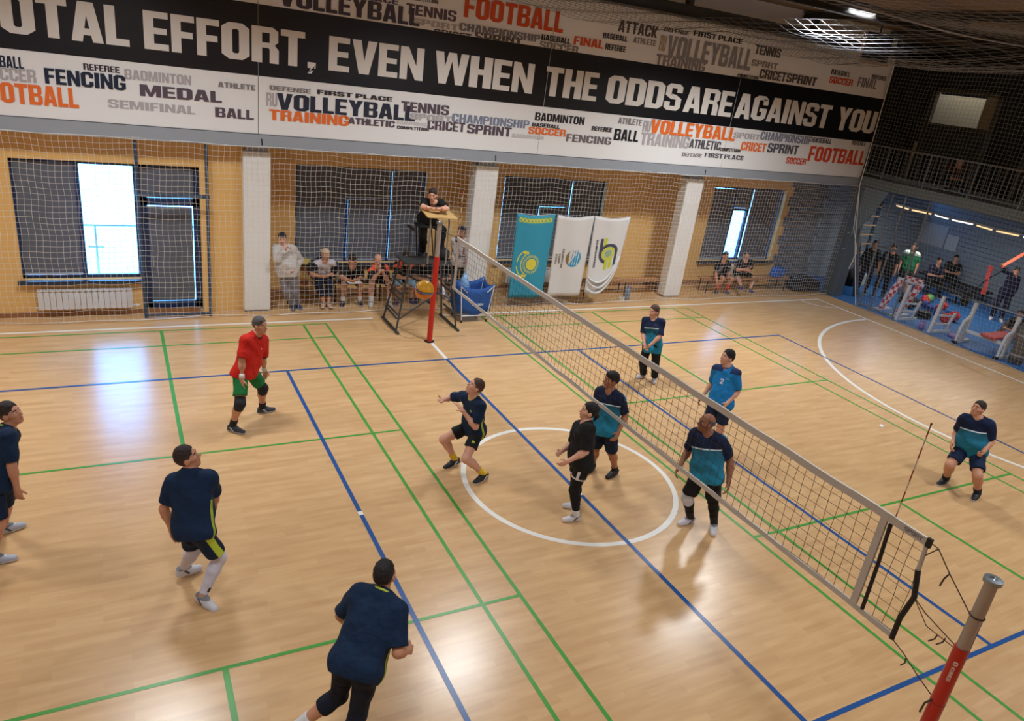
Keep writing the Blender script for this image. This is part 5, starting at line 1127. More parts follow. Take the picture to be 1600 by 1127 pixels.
def person(name, label, J, az, look, H=1.75, girth=1.0, belly=0.0, woman=False, sk='mid', hair=('short', 'dark'), top=None, sleeve=.62, hem=.10, loose=.014,
           legs=None, leg_len=.72, under=None, socks=None, sock_h=.35, shoes=((30,30,34),(220,220,220)), kneepads=None, vox=.0085, feet=None, pitch=(0, 0), group=None,
           hands='relax', collar=None, cuffs=None, bare=False, extras=None, wrist=None, loose_leg=.022, fingers=True):
    s = H/1.75; J = {k: np.array(v, float) for k, v in J.items()}
    base = np.array([J['pel'][0], J['pel'][1], min(J['anL'][2], J['anR'][2])-.085])
    for k in J: J[k] = J[k]-base
    root = thing(name, label, 'person', tuple(base), group)
    a = math.radians(az); Fw = np.array([math.cos(a), math.sin(a), 0.]); Lw = np.array([-math.sin(a), math.cos(a), 0.])
    ax = unit(J['nek']-J['pel'])                       # torso axis
    PL = unit(J['hiL']-J['hiR']); SL = unit(J['shL']-J['shR'])
    PF = unit(np.cross(PL, ax)); CF = unit(np.cross(SL, ax)); TL = unit(PL+SL); TF = unit(np.cross(TL, ax))
    if np.dot(TF, Fw) < -.2: TF = TF
    mid = (J['pel']+J['nek'])/2
    hf, hl, hu = head_frame(*look); hs = 1.0*s**.5; hc = J['hed']
    P = list(J.values()); lo = np.min(P, 0)-.30; hi = np.max(P, 0)+.30; lo[2] = max(lo[2], -.04)
    g = girth*s
    def torso(v, infl=0.0, k=.05, cut=None, low=0.0):
        sqt = (mid, TF, .74)
        c = J['pel']+ax*.40*s; w = .080*s
        v.cone(c+SL*w-TF*.005, c-SL*w-TF*.005, .102*g, .102*g, k, (c, CF, .80), cut=cut, infl=infl)
        c2 = J['pel']+ax*.27*s
        v.cone(c2+TL*.062*s, c2-TL*.062*s, .100*g, .100*g, k, (c2, TF, .82), cut=cut, infl=infl*1.9)
        c3 = J['pel']+ax*.13*s+TF*.012
        v.cone(c3+TL*.062*s+TF*belly*.5, c3-TL*.062*s+TF*belly*.5, (.100+belly*.5)*g, (.100+belly*.5)*g, k, (c3, TF, .86), cut=cut, infl=infl*1.9)
        if belly: v.cone(c3+ax*.04+TF*belly, c3+ax*.10+TF*belly*.8, (.095+belly*.4)*g, .09*g, k, cut=cut, infl=infl)
        v.cone(J['hiL']+ax*.02, J['hiR']+ax*.02, .098*g, .098*g, k, (J['pel'], PF, .92 if not infl else .97), cut=cut, infl=infl*1.6)
        v.cone(J['hiL']-PF*.03-PL*.01, J['hiL']-PF*.035-PL*.01, .078*g, .078*g, k, cut=cut, infl=infl*.6); v.cone(J['hiR']-PF*.03+PL*.01, J['hiR']-PF*.035+PL*.01, .078*g, .078*g, k, cut=cut, infl=infl*.6)
        v.cone(J['shL']-SL*.03*s, J['shR']+SL*.03*s, .052*g, .052*g, k, cut=cut, infl=infl)
        nb = J['nek']+ax*.03
        for q in ('shL', 'shR'): v.cone(nb-CF*.01, J[q]*.8+nb*.2, .052*g, .048*g, k, cut=cut, infl=infl*.6)
        if woman:
            for q in (1, -1): v.ell(J['pel']+ax*.36*s+CF*.085*g+SL*.068*q, (CF, SL, ax), (.055+infl, .06+infl, .062+infl), .04)
        if low: v.cone(J['pel']-ax*(low-.06)+TL*.062, J['pel']-ax*(low-.06)-TL*.055, .113*g, .113*g, k, (J['pel'], TF, .90), cut=cut, infl=infl)
    def arm(v, q, infl=0.0, k=.035, upto=None):
        A, B, C = J['sh'+q], J['el'+q], J['wr'+q]; d = B-A
        if upto is not None:
            cp = (A+d*upto, unit(d)); v.cone(A, B, .058*g, .050*g, k, cut=(cp,), infl=infl); return
        v.cone(A, A+d*.25, .056*g, .052*g, k); v.cone(A+d*.1, B, .050*g, .038*g, k); e = C-B
        v.cone(B, B+e*.3, .037*g, .039*g, k); v.cone(B+e*.25, C, .039*g, .0255*g, k)
    def leg(v, q, infl=0.0, k=.04, t0=0.0, t1=None, cone_w=0.0):
        A, B, C = J['hi'+q], J['kn'+q], J['an'+q]; d = B-A; e = C-B
        if t1 is not None and t1 <= 1:
            cp = (A+d*t1, unit(d)); v.cone(A, B, .086*g+.006, .064*g+infl*1.35, k, cut=(cp,)); return
        cut = ((B+e*(t1-1), unit(e)),) if t1 is not None else None
        v.cone(A, B, .084*g, .055*g, k, cut=cut, infl=infl)
        b = unit(np.cross(unit(e), PL)); b = b if b@PF < 0 else -b
        v.cone(B, B+e*.32+b*.012, .053*g, .054*g, k, cut=cut, infl=infl); v.cone(B+e*.28+b*.012, C, .054*g, .034*g+cone_w, k, cut=cut, infl=infl)
    # ------------------------------------------------ body (one continuous skin)
    v = Vol(lo, hi, vox)
    torso(v)
    for q in 'LR': arm(v, q); leg(v, q)
    v.cone(J['nek']-ax*.02, hc-hu*.07-hf*.02, .058*g**.5, .055*g**.5, .03)
    R = (hf, hl, hu)
    def hp(f, l, u): return hc+(hf*f+hl*l+hu*u)*hs
    v.ell(hp(-.008, 0, .028), R, np.array((.098, .077, .095))*hs, .01); v.ell(hp(.022, 0, -.045), R, np.array((.070, .060, .078))*hs, .03)
    v.cone(hp(.062, .012, -.098), hp(.062, -.012, -.098), .022*hs, .022*hs, .025)
    if vox < .0115:
        v.cone(hp(.072, .030, .028), hp(.072, -.030, .028), .018*hs, .018*hs, .015)                   # brow
        for q in (1, -1): v.cone(hp(.108, .034*q, .004), hp(.100, .036*q, .004), .012, .012, .012, op='sub')
        v.cone(hp(.082, 0, .012), hp(.112, 0, -.030), .008*hs, .0135*hs, .008); v.cone(hp(.098, .013, -.034), hp(.098, -.013, -.034), .009, .009, .006)
        v.cone(hp(.083, .018, -.066), hp(.083, -.018, -.066), .011, .011, .008)
        for q in (1, -1): v.cone(hp(.060, .045*q, -.02), hp(.045, .055*q, -.015), .022, .02, .02)     # cheeks
    for q in (1, -1): v.ell(hp(-.004, .080*q, -.012), R, (.027, .0115, .034), .006)
    # hands: palm, four fingers and a thumb
    for q in 'LR':
        e = unit(J['wr'+q]-J['el'+q]); hd = e
        mode = hands if isinstance(hands, str) else hands[0 if q == 'L' else 1]
        med = -SL if q == 'L' else SL
        side = Fw+np.array([0, 0, .6]); side = unit(side-hd*(side@hd)); n = np.cross(hd, side); n = unit(n if n@med >= 0 else -n)
        w = J['wr'+q]; cur = {'relax': (22, 28, 22), 'open': (4, 8, 6), 'fist': (75, 85, 60), 'grip': (45, 55, 40)}[mode]
        sc = s*(0.93 if woman else 1.0)
        v.cone(w, w+hd*.04*sc, .025*sc, .022*sc, .02)
        for i, off in enumerate((.028, .0095, -.0095, -.028)):
            k0 = w+hd*.088*sc+side*off*sc
            v.cone(w+hd*.015*sc+side*off*.6*sc, k0, .016*sc, .0125*sc, .014)
            if not fingers: continue
            p = k0; ang = 0
            for L_, r_, c_ in zip((.043, .026, .021), (.0098, .0090, .0082), cur):
                ang += math.radians(c_); dr = hd*math.cos(ang)+n*math.sin(ang); p2 = p+dr*L_*sc*(1, 1.08, 1.0, .8)[i]; v.cone(p, p2, r_*sc, (r_-.0007)*sc, .004); p = p2
        if fingers:
            t0 = w+hd*.028*sc+side*.022*sc; d1 = unit(side*.75+hd*.65+n*.35); t1 = t0+d1*.045*sc; d2 = unit(hd*.85+side*.3+n*.4) if mode != 'open' else d1
            v.cone(t0, t1, .0155*sc, .0115*sc, .010); v.cone(t1, t1+d2*.036*sc, .0108*sc, .0088*sc, .005)
        else: v.cone(w+hd*.09*sc, w+hd*.15*sc+n*.02, .026*sc, .018*sc, .02, (w, n, .5))
    fdir = []
    for i, q in enumerate('LR'):
        fa = math.radians((az+(12 if q == 'L' else -12)) if feet is None else feet[i]); pt = math.radians(pitch[i])
        f = np.array([math.cos(fa)*math.cos(pt), math.sin(fa)*math.cos(pt), -math.sin(pt)]); l = np.array([-math.sin(fa), math.cos(fa), 0]); u = np.cross(f, l); fdir.append((f, l, u))
        C = J['an'+q]; v.cone(C, C+f*.04-u*.03, .036, .034, .02); v.cone(C-u*.045, C+f*.14-u*.055, .03, .022, .02)
    V, F = v.mesh(); body = mesh_np('body', V, F, SKIN[sk], root, True)
    # ------------------------------------------------ face details
    if vox < .0125:
        for q in (1, -1):
            def ef():
                e = Vol((-.02, -.02, -.02), (.02, .02, .02), .004); e.ell((0, 0, 0), I3, (.0105, .015, .0085), 0); return e.mesh()
            inst('eye', 'eye', ef, [mEYE, mIRIS], root, mat4(hf, hl, hu, hp(.0805, .034*q, .004), hs), lambda c: (c[:, 0] > .005) & (np.abs(c[:, 1]) < .0075), 0)
            mb = MB(); mb.tube([tuple(hp(.093, .016*q, .026)), tuple(hp(.091, .034*q, .031)), tuple(hp(.078, .052*q, .024))], [.0045, .005, .003], 5); mb.build('eyebrow', HAIR[hair[1]] if hair else HAIR['dark'], root)
        mb = MB(); mb.tube([tuple(hp(.087, .026, -.068)), tuple(hp(.0955, .010, -.065)), tuple(hp(.0955, -.010, -.065)), tuple(hp(.087, -.026, -.068))], [.003, .0055, .0055, .003], 6); mb.build('lips', M('lips', (158, 92, 84), .45), root)
    if hair: inst({'cap': 'cap', 'band': 'headwear'}.get(hair[0], 'hair'), 'hair_'+hair[0], hair_vf(hair[0]), HAIR[hair[1]], root, mat4(hf, hl, hu, hc, hs), None, hair[1])
    # ------------------------------------------------ clothes
    sv = max(vox*1.15, .0095)
    if top is not None:
        v = Vol(lo, hi, sv); hp_ = J['pel']-ax*hem*s
        cut = ((hp_, -ax),)
        torso(v, loose, .05, None, hem)
        v.plane(hp_, -ax)
        for q in 'LR':
            if sleeve < 1: arm(v, q, loose*.75+.006, .03, sleeve)
            else:
                A, B, C = J['sh'+q], J['el'+q], J['wr'+q]; v.cone(A, B, .058*g, .046*g, .03, infl=loose*.8); v.cone(B, C, .046*g, .034*g, .03, infl=loose*.8, cut=((C, unit(C-B)),))
        v.folds(.0055, 27, az)
        nk = J['nek']+ax*.035; v.cone(nk-ax*.01+CF*.02, nk+ax*.2+CF*.04, .062, .10, .008, op='sub')
        V, F = v.mesh(); o = mesh_np('shirt', V, F, top, root, True)
        rel = V-J['pel']; Z = np.stack([rel@TL, rel@TF, rel@ax], 1)/s
        for q, sg in (('L', 1), ('R', -1)):       # mark sleeves: push the X coordinate far out
            A, B, C = J['sh'+q], J['el'+q], J['wr'+q]
            def seg(a_, b_): 
                t = np.clip(((V-a_)@(b_-a_))/((b_-a_)@(b_-a_)), 0, 1); return np.linalg.norm(V-a_-t[:, None]*(b_-a_), axis=1), t
            da, t = seg(A, B); db, _ = seg(B, C)
            dt = np.linalg.norm(np.cross(V-J['pel'], ax), axis=1)
            onS = ((da < .073*g) & (t > .10) & (t < min(sleeve, .98)+.03) & (np.abs(rel@SL) > .155*s)) | ((sleeve >= 1) & (db < .075*g)) | ((da < .08*g) & (t > .22) & (t < min(sleeve, .98)+.03) & (np.abs(rel@SL) > .11*s))
            Z[onS, 0] = sg*(1+t[onS]); 
        attr(o, 'zone', Z)
        if collar is not None:
            mb = MB(); pts = []
            for i in range(19):
                t = math.radians(i*20); c = J['nek']+ax*.060-CF*.006; pts.append(tuple(c+SL*.070*g**.5*math.cos(t)+CF*.074*g**.5*math.sin(t)-ax*(.045*max(0, math.sin(t)))+ax*.012*max(0, -math.sin(t))))
            mb.tube(pts, .010, 6, False); mb.build('collar', collar, root, True)
        if cuffs is not None:
            for q in 'LR':
                A, B = J['sh'+q], J['el'+q]; d = unit(B-A); c = A+(B-A)*sleeve; r = (.062+(.050-.062)*sleeve)*g+loose*.75
                mb = MB(); mb.lathe(tuple(c), [(r-.012, -.018), (r+.003, -.018), (r+.003, .004), (r-.012, .004)], 18, tuple(d)); mb.build('cuff', cuffs, root, True)
    def leg_attr(o, V):
        Z = np.zeros((len(V), 3)); best = np.full(len(V), 9.)
        for q, sg in (('L', 1), ('R', -1)):
            A, B, C = J['hi'+q], J['kn'+q], J['an'+q]
            for a_, b_, off in ((A, B, 0), (B, C, 1)):
                d = b_-a_; t = np.clip(((V-a_)@d)/(d@d), 0, 1); r = V-a_-t[:, None]*d; ds = np.linalg.norm(r, axis=1); m = ds < best
                out = unit(PL*sg-unit(d)*(unit(d)@(PL*sg))); fw = np.cross(out, unit(d)); fw = fw if fw@PF > 0 else -fw
                best[m] = ds[m]; n_ = r/(ds[:, None]+1e-6); Z[m] = np.stack([(n_@out)[m], (n_@fw)[m], (t+off)[m]], 1)
        attr(o, 'zone', Z)
    if under is not None:     # tights under shorts
        mat, t1 = under; v = Vol(lo, hi, sv)
        for q in 'LR': leg(v, q, .007, .03, 0, t1)
        V, F = v.mesh(); o = mesh_np('tights', V, F, mat, root, True); leg_attr(o, V)
    if legs is not None:
        v = Vol(lo, hi, sv); wp = J['pel']+ax*.05*s
        v.cone(J['hiL']+ax*.03, J['hiR']+ax*.03, .104*g, .104*g, .04, (J['pel'], PF, .94), infl=.006); c3 = J['pel']+ax*.10*s
        v.cone(c3+TL*.06*s+TF*belly*.4, c3-TL*.06*s+TF*belly*.4, (.098+belly*.4)*g, (.098+belly*.4)*g, .04, (c3, TF, .88), infl=.006)
        for q in 'LR':
            v.cone(J['hi'+q]-PF*.03, J['hi'+q]-PF*.035, .081*g, .081*g, .04, infl=.006)
        v.plane(wp, ax)
        for q in 'LR': leg(v, q, loose_leg, .035, 0, leg_len, .012 if leg_len > 1 else 0)
        v.folds(.004, 24, az+2)
        V, F = v.mesh(); o = mesh_np('trousers' if leg_len > 1.3 else 'shorts', V, F, legs, root, True); leg_attr(o, V)
    if kneepads is not None:
        for q, mat in zip('LR', kneepads):
            if mat is None: continue
            A, B, C = J['hi'+q], J['kn'+q], J['an'+q]; v = Vol(B-.2, B+.2, sv); d1, d2 = unit(A-B), unit(C-B)
            v.cone(B+(A-B)*.3, B, .064*g, .060*g, .03, infl=.008, cut=((B+d1*.10, d1),)); v.cone(B, B+(C-B)*.3, .060*g, .056*g, .03, infl=.008, cut=((B+d2*.10, d2),))
            kf = unit(-(d1+d2)) if np.linalg.norm(d1+d2) > .15 else PF
            v.ell(B+kf*.03, (kf, unit(np.cross(kf, d2)), d2), (.045, .05, .065), .03)
            V, F = v.mesh(); mesh_np('kneepad', V, F, mat, root, True)
    if socks is not None:
        for q in 'LR':
            B, C = J['kn'+q], J['an'+q]; d = unit(B-C); v = Vol(np.minimum(B, C)-.12, np.maximum(B, C)+.12, .0095)
            top_ = C+(B-C)*sock_h; v.cone(C-d*.03, C+(B-C)*.7, .039*g, .056*g, .02, infl=.004, cut=((top_, d),))
            V, F = v.mesh(); mesh_np('sock', V, F, socks, root, True)
    if shoes is not None:
        m1, m2 = shoe_mat(shoes[0], shoes[1]), M('sole_%d_%d_%d' % shoes[1], shoes[1], .5)
        for i, q in enumerate('LR'):
            f, l, u = fdir[i]
            inst('shoe', 'shoe', shoe_vf, [m1, m2], root, mat4(f, l, u, J['an'+q], s if not woman else s*.97), lambda c: c[:, 2] < -.058, (shoes[0], shoes[1]))
    if wrist is not None:
        for q in 'LR':
            if q not in wrist: continue
            B, C = J['el'+q], J['wr'+q]; e = C-B; mb = MB(); mb.lathe(tuple(B+e*.84), [(.029*g,-.035),(.036*g,-.033),(.036*g,.033),(.029*g,.035)], 16, tuple(unit(e))); mb.build('wristband', wrist[q], root, True)
    if extras: extras(root, J, dict(hp=hp, hf=hf, hl=hl, hu=hu, ax=ax, CF=CF, SL=SL, TF=TF, TL=TL, PF=PF, PL=PL, s=s, g=g, hc=hc, hs=hs, shirt=loose))
    return root
def chest_print(root, J, K, text, mat, up, left, w, h, depth=.155, fs=1):
    """small flat print on the chest, laid on the shirt surface by casting onto it"""
    sh = [c for c in root.children if c.name.split('.')[0] == 'shirt'][0]
    from mathutils.bvhtree import BVHTree
    me = sh.data; bv = BVHTree.FromPolygons([v.co for v in me.vertices], [p.vertices for p in me.polygons])
    ori = J['pel']+K['ax']*up*K['s']+K['SL']*left
    def to3(a, b, k=0):
        p = Vector(ori+K['SL']*(a-w/2)*fs+K['ax']*b+K['CF']*fs*.5); h_ = bv.ray_cast(p, Vector(-K['CF']*fs))
        q = h_[0] if h_[0] is not None else Vector(ori+K['CF']*fs*depth)
        return tuple(q+Vector(K['CF'])*fs*(.004+.0003*k))
    mb = word_mesh(text, 0, w, h, to3); o = mb.build('chest_print', mat, root); o['kind'] = 'stuff'; return o
# joints of every figure in metres (pelvis, neck, head, shoulders, elbows, wrists, hips, knees, ankles)
JN = ['pel', 'nek', 'hed', 'shL', 'shR', 'elL', 'elR', 'wrL', 'wrR', 'hiL', 'hiR', 'knL', 'knR', 'anL', 'anR']
POSE = {
 'red': [(-3.954,2.697,0.851),(-3.794,2.777,1.325),(-3.734,2.79,1.503),(-3.672,2.871,1.239),(-3.943,2.683,1.332),(-3.68,2.859,0.941),(-4.012,2.583,1.061),(-3.635,2.981,0.718),(-4.026,2.502,0.817),(-3.887,2.759,0.845),(-4.022,2.637,0.84),(-3.684,2.859,0.48),(-4.067,2.411,0.477),(-3.667,2.985,0.085),(-4.165,2.503,0.085)],
 'left': [(-6.666,0.354,0.868),(-6.558,0.56,1.317),(-6.522,0.622,1.49),(-6.553,0.698,1.211),(-6.542,0.39,1.35),(-6.631,0.607,0.94),(-6.521,0.267,1.084),(-6.596,0.587,0.689),(-6.505,0.255,0.83),(-6.651,0.44,0.848),(-6.695,0.27,0.887),(-6.673,0.541,0.435),(-6.695,0.152,0.479),(-6.736,0.749,0.086),(-6.781,0.219,0.085)],
 'whiteleg': [(-4.981,-0.971,0.87),(-4.968,-0.751,1.325),(-4.991,-0.698,1.502),(-5.121,-0.699,1.256),(-4.815,-0.838,1.326),(-5.221,-0.728,0.978),(-4.76,-0.74,1.052),(-5.163,-0.716,0.728),(-4.754,-0.609,0.832),(-5.033,-0.897,0.872),(-4.923,-1.038,0.848),(-4.968,-0.77,0.469),(-4.753,-0.962,0.463),(-5.068,-0.577,0.12),(-4.934,-1.05,0.101)],
 'bottom': [(-4.022,-3.229,0.958),(-3.793,-3.014,1.361),(-3.752,-2.95,1.534),(-3.94,-2.915,1.357),(-3.688,-3.145,1.305),(-4.044,-2.816,1.094),(-3.734,-3.327,1.068),(-3.918,-2.732,0.883),(-3.587,-3.183,0.91),(-4.099,-3.18,0.974),(-3.963,-3.283,0.911),(-4.116,-3.104,0.55),(-4.017,-3.293,0.48),(-4.426,-3.055,0.279),(-4.156,-3.329,0.086)],
 'setter': [(-1.265,0.601,0.668),(-1.345,0.55,1.162),(-1.347,0.533,1.347),(-1.307,0.382,1.133),(-1.396,0.713,1.129),(-1.37,0.346,0.845),(-1.503,0.959,1.003),(-1.506,0.482,1.017),(-1.685,0.789,1.065),(-1.237,0.515,0.681),(-1.268,0.692,0.676),(-1.465,0.338,0.366),(-1.622,0.777,0.452),(-1.159,0.32,0.09),(-1.407,0.775,0.1)],
 'blackw': [(-0.434,-0.837,0.855),(-0.393,-0.749,1.32),(-0.366,-0.727,1.493),(-0.452,-0.904,1.335),(-0.39,-0.613,1.222),(-0.484,-0.963,1.063),(-0.403,-0.555,0.948),(-0.693,-0.931,0.946),(-0.623,-0.648,0.915),(-0.443,-0.922,0.862),(-0.418,-0.753,0.85),(-0.498,-0.895,0.464),(-0.382,-0.747,0.448),(-0.418,-0.93,0.085),(-0.258,-0.683,0.085)],
 'teal1': [(0.414,-0.144,0.85),(0.478,-0.023,1.335),(0.482,0.012,1.519),(0.542,-0.184,1.317),(0.419,0.136,1.297),(0.656,-0.22,1.046),(0.415,0.159,1.001),(0.493,-0.341,0.89),(0.363,0.083,0.762),(0.451,-0.227,0.844),(0.395,-0.058,0.873),(0.6,-0.156,0.449),(0.399,-0.024,0.448),(0.786,-0.09,0.086),(0.521,0.126,0.084)],
 'teal2': [(0.998,-1.604,0.872),(1.004,-1.466,1.357),(0.961,-1.423,1.533),(1.114,-1.601,1.343),(0.912,-1.323,1.326),(1.234,-1.71,1.094),(0.948,-1.25,1.041),(1.168,-1.826,0.876),(0.771,-1.329,0.874),(1.054,-1.675,0.877),(0.949,-1.528,0.876),(1.177,-1.659,0.468),(0.913,-1.464,0.455),(1.329,-1.641,0.085),(1.093,-1.433,0.085)],
 'tealw': [(3.407,2.664,0.806),(3.418,2.784,1.261),(3.403,2.809,1.433),(3.504,2.648,1.264),(3.32,2.907,1.222),(3.416,2.526,1.032),(3.259,2.816,0.969),(3.243,2.536,0.867),(3.195,2.632,0.829),(3.455,2.595,0.812),(3.365,2.738,0.81),(3.535,2.615,0.422),(3.377,2.792,0.415),(3.685,2.722,0.085),(3.537,2.904,0.085)],
 'blue2': [(2.766,0.086,0.933),(2.832,0.188,1.424),(2.826,0.233,1.605),(2.87,0.018,1.416),(2.768,0.34,1.367),(2.915,-0.048,1.13),(2.824,0.407,1.084),(2.713,-0.092,0.979),(2.672,0.401,0.876),(2.797,0.001,0.923),(2.735,0.17,0.923),(2.775,-0.03,0.497),(2.698,0.179,0.497),(2.798,-0.021,0.085),(2.722,0.188,0.085)],
 'right': [(6.264,-1.951,0.691),(6.197,-1.904,1.194),(6.177,-1.865,1.377),(6.264,-2.067,1.187),(6.114,-1.757,1.144),(6.352,-2.132,0.908),(6.229,-1.678,0.878),(6.124,-2.195,0.801),(6.027,-1.772,0.745),(6.299,-2.036,0.694),(6.241,-1.865,0.717),(6.052,-2.28,0.435),(5.923,-1.91,0.431),(6.276,-2.278,0.084),(6.14,-1.822,0.086)],
 'ref': [(0.305,6.841,2.176),(0.286,6.535,2.575),(0.248,6.495,2.752),(0.439,6.46,2.603),(0.16,6.656,2.574),(0.448,6.169,2.545),(0.014,6.404,2.519),(0.204,6.244,2.516),(0.203,6.229,2.519),(0.392,6.811,2.161),(0.24,6.905,2.184),(0.723,6.939,1.921),(0.215,6.745,1.789),(0.722,6.958,1.504),(0.307,6.945,1.44)],
 'white': [(-2.472,7.502,0.858),(-2.515,7.605,1.35),(-2.56,7.631,1.529),(-2.35,7.554,1.322),(-2.676,7.659,1.324),(-2.194,7.601,1.077),(-2.699,7.427,1.143),(-2.323,7.414,0.962),(-2.558,7.389,1.353),(-2.386,7.477,0.852),(-2.555,7.537,0.854),(-2.307,7.536,0.438),(-2.484,7.552,0.436),(-2.212,7.723,0.085),(-2.305,7.668,0.085)],
 'cap': [(-1.498,8.176,0.518),(-1.533,7.923,0.948),(-1.522,7.886,1.129),(-1.36,7.912,0.929),(-1.696,7.958,0.9),(-1.287,7.995,0.656),(-1.836,7.775,0.718),(-1.496,7.848,0.66),(-1.685,7.569,0.733),(-1.408,8.17,0.518),(-1.586,8.195,0.518),(-1.45,7.747,0.5),(-1.675,7.781,0.485),(-1.467,7.7,0.091),(-1.577,7.712,0.091)],
 'blackb': [(-0.903,8.16,0.52),(-0.96,7.797,0.858),(-0.968,7.744,1.035),(-0.787,7.806,0.851),(-1.124,7.851,0.843),(-0.677,7.932,0.608),(-1.227,7.618,0.697),(-0.835,7.731,0.614),(-1.124,7.384,0.698),(-0.814,8.149,0.519),(-0.992,8.172,0.519),(-0.78,7.726,0.499),(-1.123,7.768,0.499),(-0.763,7.756,0.09),(-1.14,7.768,0.09)],
 'orange1': [(-0.263,8.14,0.52),(-0.372,7.787,0.869),(-0.405,7.741,1.048),(-0.197,7.782,0.842),(-0.539,7.831,0.833),(-0.238,7.553,0.651),(-0.528,7.586,0.66),(-0.374,7.439,0.839),(-0.469,7.42,0.85),(-0.173,8.128,0.519),(-0.354,8.154,0.519),(-0.111,7.7,0.505),(-0.508,7.751,0.505),(-0.112,7.655,0.09),(-0.514,7.704,0.09)],
 'orange2': [(0.334,8.2,0.52),(0.3,7.891,0.911),(0.276,7.846,1.088),(0.471,7.901,0.887),(0.133,7.935,0.894),(0.445,7.933,0.596),(0.058,7.767,0.665),(0.243,7.777,0.609),(0.174,7.54,0.672),(0.423,8.19,0.519),(0.245,8.211,0.519),(0.458,7.767,0.498),(0.116,7.806,0.497),(0.466,7.814,0.09),(0.107,7.762,0.09)],
 'dark1': [(0.825,8.124,0.518),(0.705,7.852,0.915),(0.692,7.796,1.09),(0.877,7.851,0.898),(0.542,7.898,0.888),(0.916,7.857,0.609),(0.469,7.737,0.656),(0.714,7.704,0.598),(0.563,7.502,0.675),(0.915,8.122,0.517),(0.738,8.144,0.517),(0.814,7.713,0.495),(0.57,7.757,0.496),(0.864,7.75,0.091),(0.598,7.793,0.091)],
 'dark2': [(1.377,8.2,0.519),(1.24,7.954,0.928),(1.216,7.921,1.107),(1.41,7.942,0.904),(1.076,7.993,0.892),(1.453,7.853,0.628),(1.01,7.919,0.616),(1.319,7.638,0.628),(1.08,7.675,0.616),(1.462,8.229,0.522),(1.287,8.19,0.521),(1.383,7.821,0.465),(1.113,7.803,0.539),(1.415,8.002,0.097),(1.077,7.42,0.395)],
 'print': [(1.605,7.796,0.971),(1.596,7.801,1.503),(1.561,7.782,1.696),(1.765,7.732,1.503),(1.42,7.84,1.469),(1.793,7.826,1.206),(1.487,7.958,1.186),(1.674,7.612,1.088),(1.417,7.867,0.941),(1.697,7.771,0.967),(1.513,7.821,0.967),(1.715,7.718,0.519),(1.471,7.784,0.519),(1.725,7.755,0.085),(1.48,7.82,0.085)],
 'bench1': [(10.089,8.016,0.52),(9.867,7.793,0.919),(9.874,7.768,1.105),(10.038,7.748,0.912),(9.721,7.872,0.853),(10.091,7.695,0.623),(9.676,7.777,0.572),(9.914,7.512,0.57),(9.68,7.657,0.342),(10.177,7.991,0.518),(10.001,8.042,0.517),(10.134,7.563,0.482),(9.858,7.636,0.473),(10.145,7.709,0.091),(9.852,7.797,0.089)],
 'bench2': [(10.942,8.097,0.52),(10.773,7.855,0.927),(10.763,7.836,1.112),(10.914,7.754,0.921),(10.63,7.939,0.869),(11.025,7.803,0.653),(10.473,7.772,0.683),(10.767,7.81,0.666),(10.581,7.562,0.782),(11.03,8.075,0.513),(10.854,8.117,0.511),(11.404,7.931,0.362),(10.605,7.784,0.41),(11.153,7.749,0.093),(10.413,7.436,0.298)],
 'gymdark': [(15.705,7.385,0.914),(15.689,7.366,1.413),(15.675,7.349,1.597),(15.821,7.258,1.378),(15.56,7.477,1.378),(15.893,7.234,1.093),(15.524,7.544,1.093),(15.827,7.155,0.86),(15.457,7.465,0.86),(15.774,7.327,0.914),(15.636,7.443,0.914),(15.768,7.267,0.493),(15.578,7.426,0.493),(15.794,7.298,0.085),(15.604,7.457,0.085)],
 'gymblack': [(15.984,6.927,0.914),(15.967,6.909,1.413),(15.951,6.893,1.597),(16.088,6.79,1.378),(15.848,7.03,1.378),(16.159,6.76,1.093),(15.818,7.101,1.093),(16.085,6.687,0.86),(15.744,7.028,0.86),(16.048,6.863,0.914),(15.921,6.99,0.914),(16.036,6.804,0.493),(15.861,6.978,0.493),(16.065,6.832,0.085),(15.89,7.007,0.085)],
 'gymgreen': [(17.228,7.062,0.918),(17.208,7.048,1.421),(17.19,7.035,1.605),(17.307,6.909,1.385),(17.111,7.189,1.385),(17.372,6.866,1.099),(17.094,7.264,1.099),(17.287,6.807,0.865),(17.008,7.204,0.865),(17.28,6.988,0.918),(17.176,7.136,0.918),(17.258,6.931,0.495),(17.115,7.135,0.495),(17.292,6.955,0.085),(17.149,7.158,0.085)],
 'gymblue': [(18.275,4.425,0.908),(18.274,4.378,1.402),(18.253,4.363,1.583),(18.417,4.302,1.349),(18.125,4.42,1.474),(18.466,4.299,1.061),(17.86,4.512,1.554),(18.367,4.268,0.829),(17.654,4.49,1.699),(18.327,4.352,0.908),(18.224,4.498,0.908),(18.304,4.294,0.49),(18.162,4.497,0.49),(18.338,4.318,0.085),(18.196,4.521,0.085)],
 'gymsit': [(20.036,7.272,0.499),(19.936,7.202,0.987),(19.918,7.189,1.172),(20.041,7.067,0.953),(19.845,7.347,0.953),(19.983,6.96,0.682),(19.725,7.329,0.682),(19.732,7.005,0.708),(19.681,7.078,0.708),(20.088,7.198,0.498),(19.984,7.346,0.498),(19.807,6.875,0.496),(19.585,7.193,0.496),(19.775,6.853,0.085),(19.553,7.171,0.085)],
 'gymsit2': [(18.664,7.038,0.499),(18.595,6.94,0.982),(18.582,6.922,1.164),(18.738,6.849,0.948),(18.461,7.043,0.948),(18.721,6.731,0.68),(18.356,6.986,0.68),(18.472,6.687,0.706),(18.4,6.738,0.706),(18.737,6.987,0.498),(18.591,7.09,0.498),(18.586,6.592,0.492),(18.272,6.813,0.492),(18.564,6.561,0.085),(18.25,6.781,0.085)],
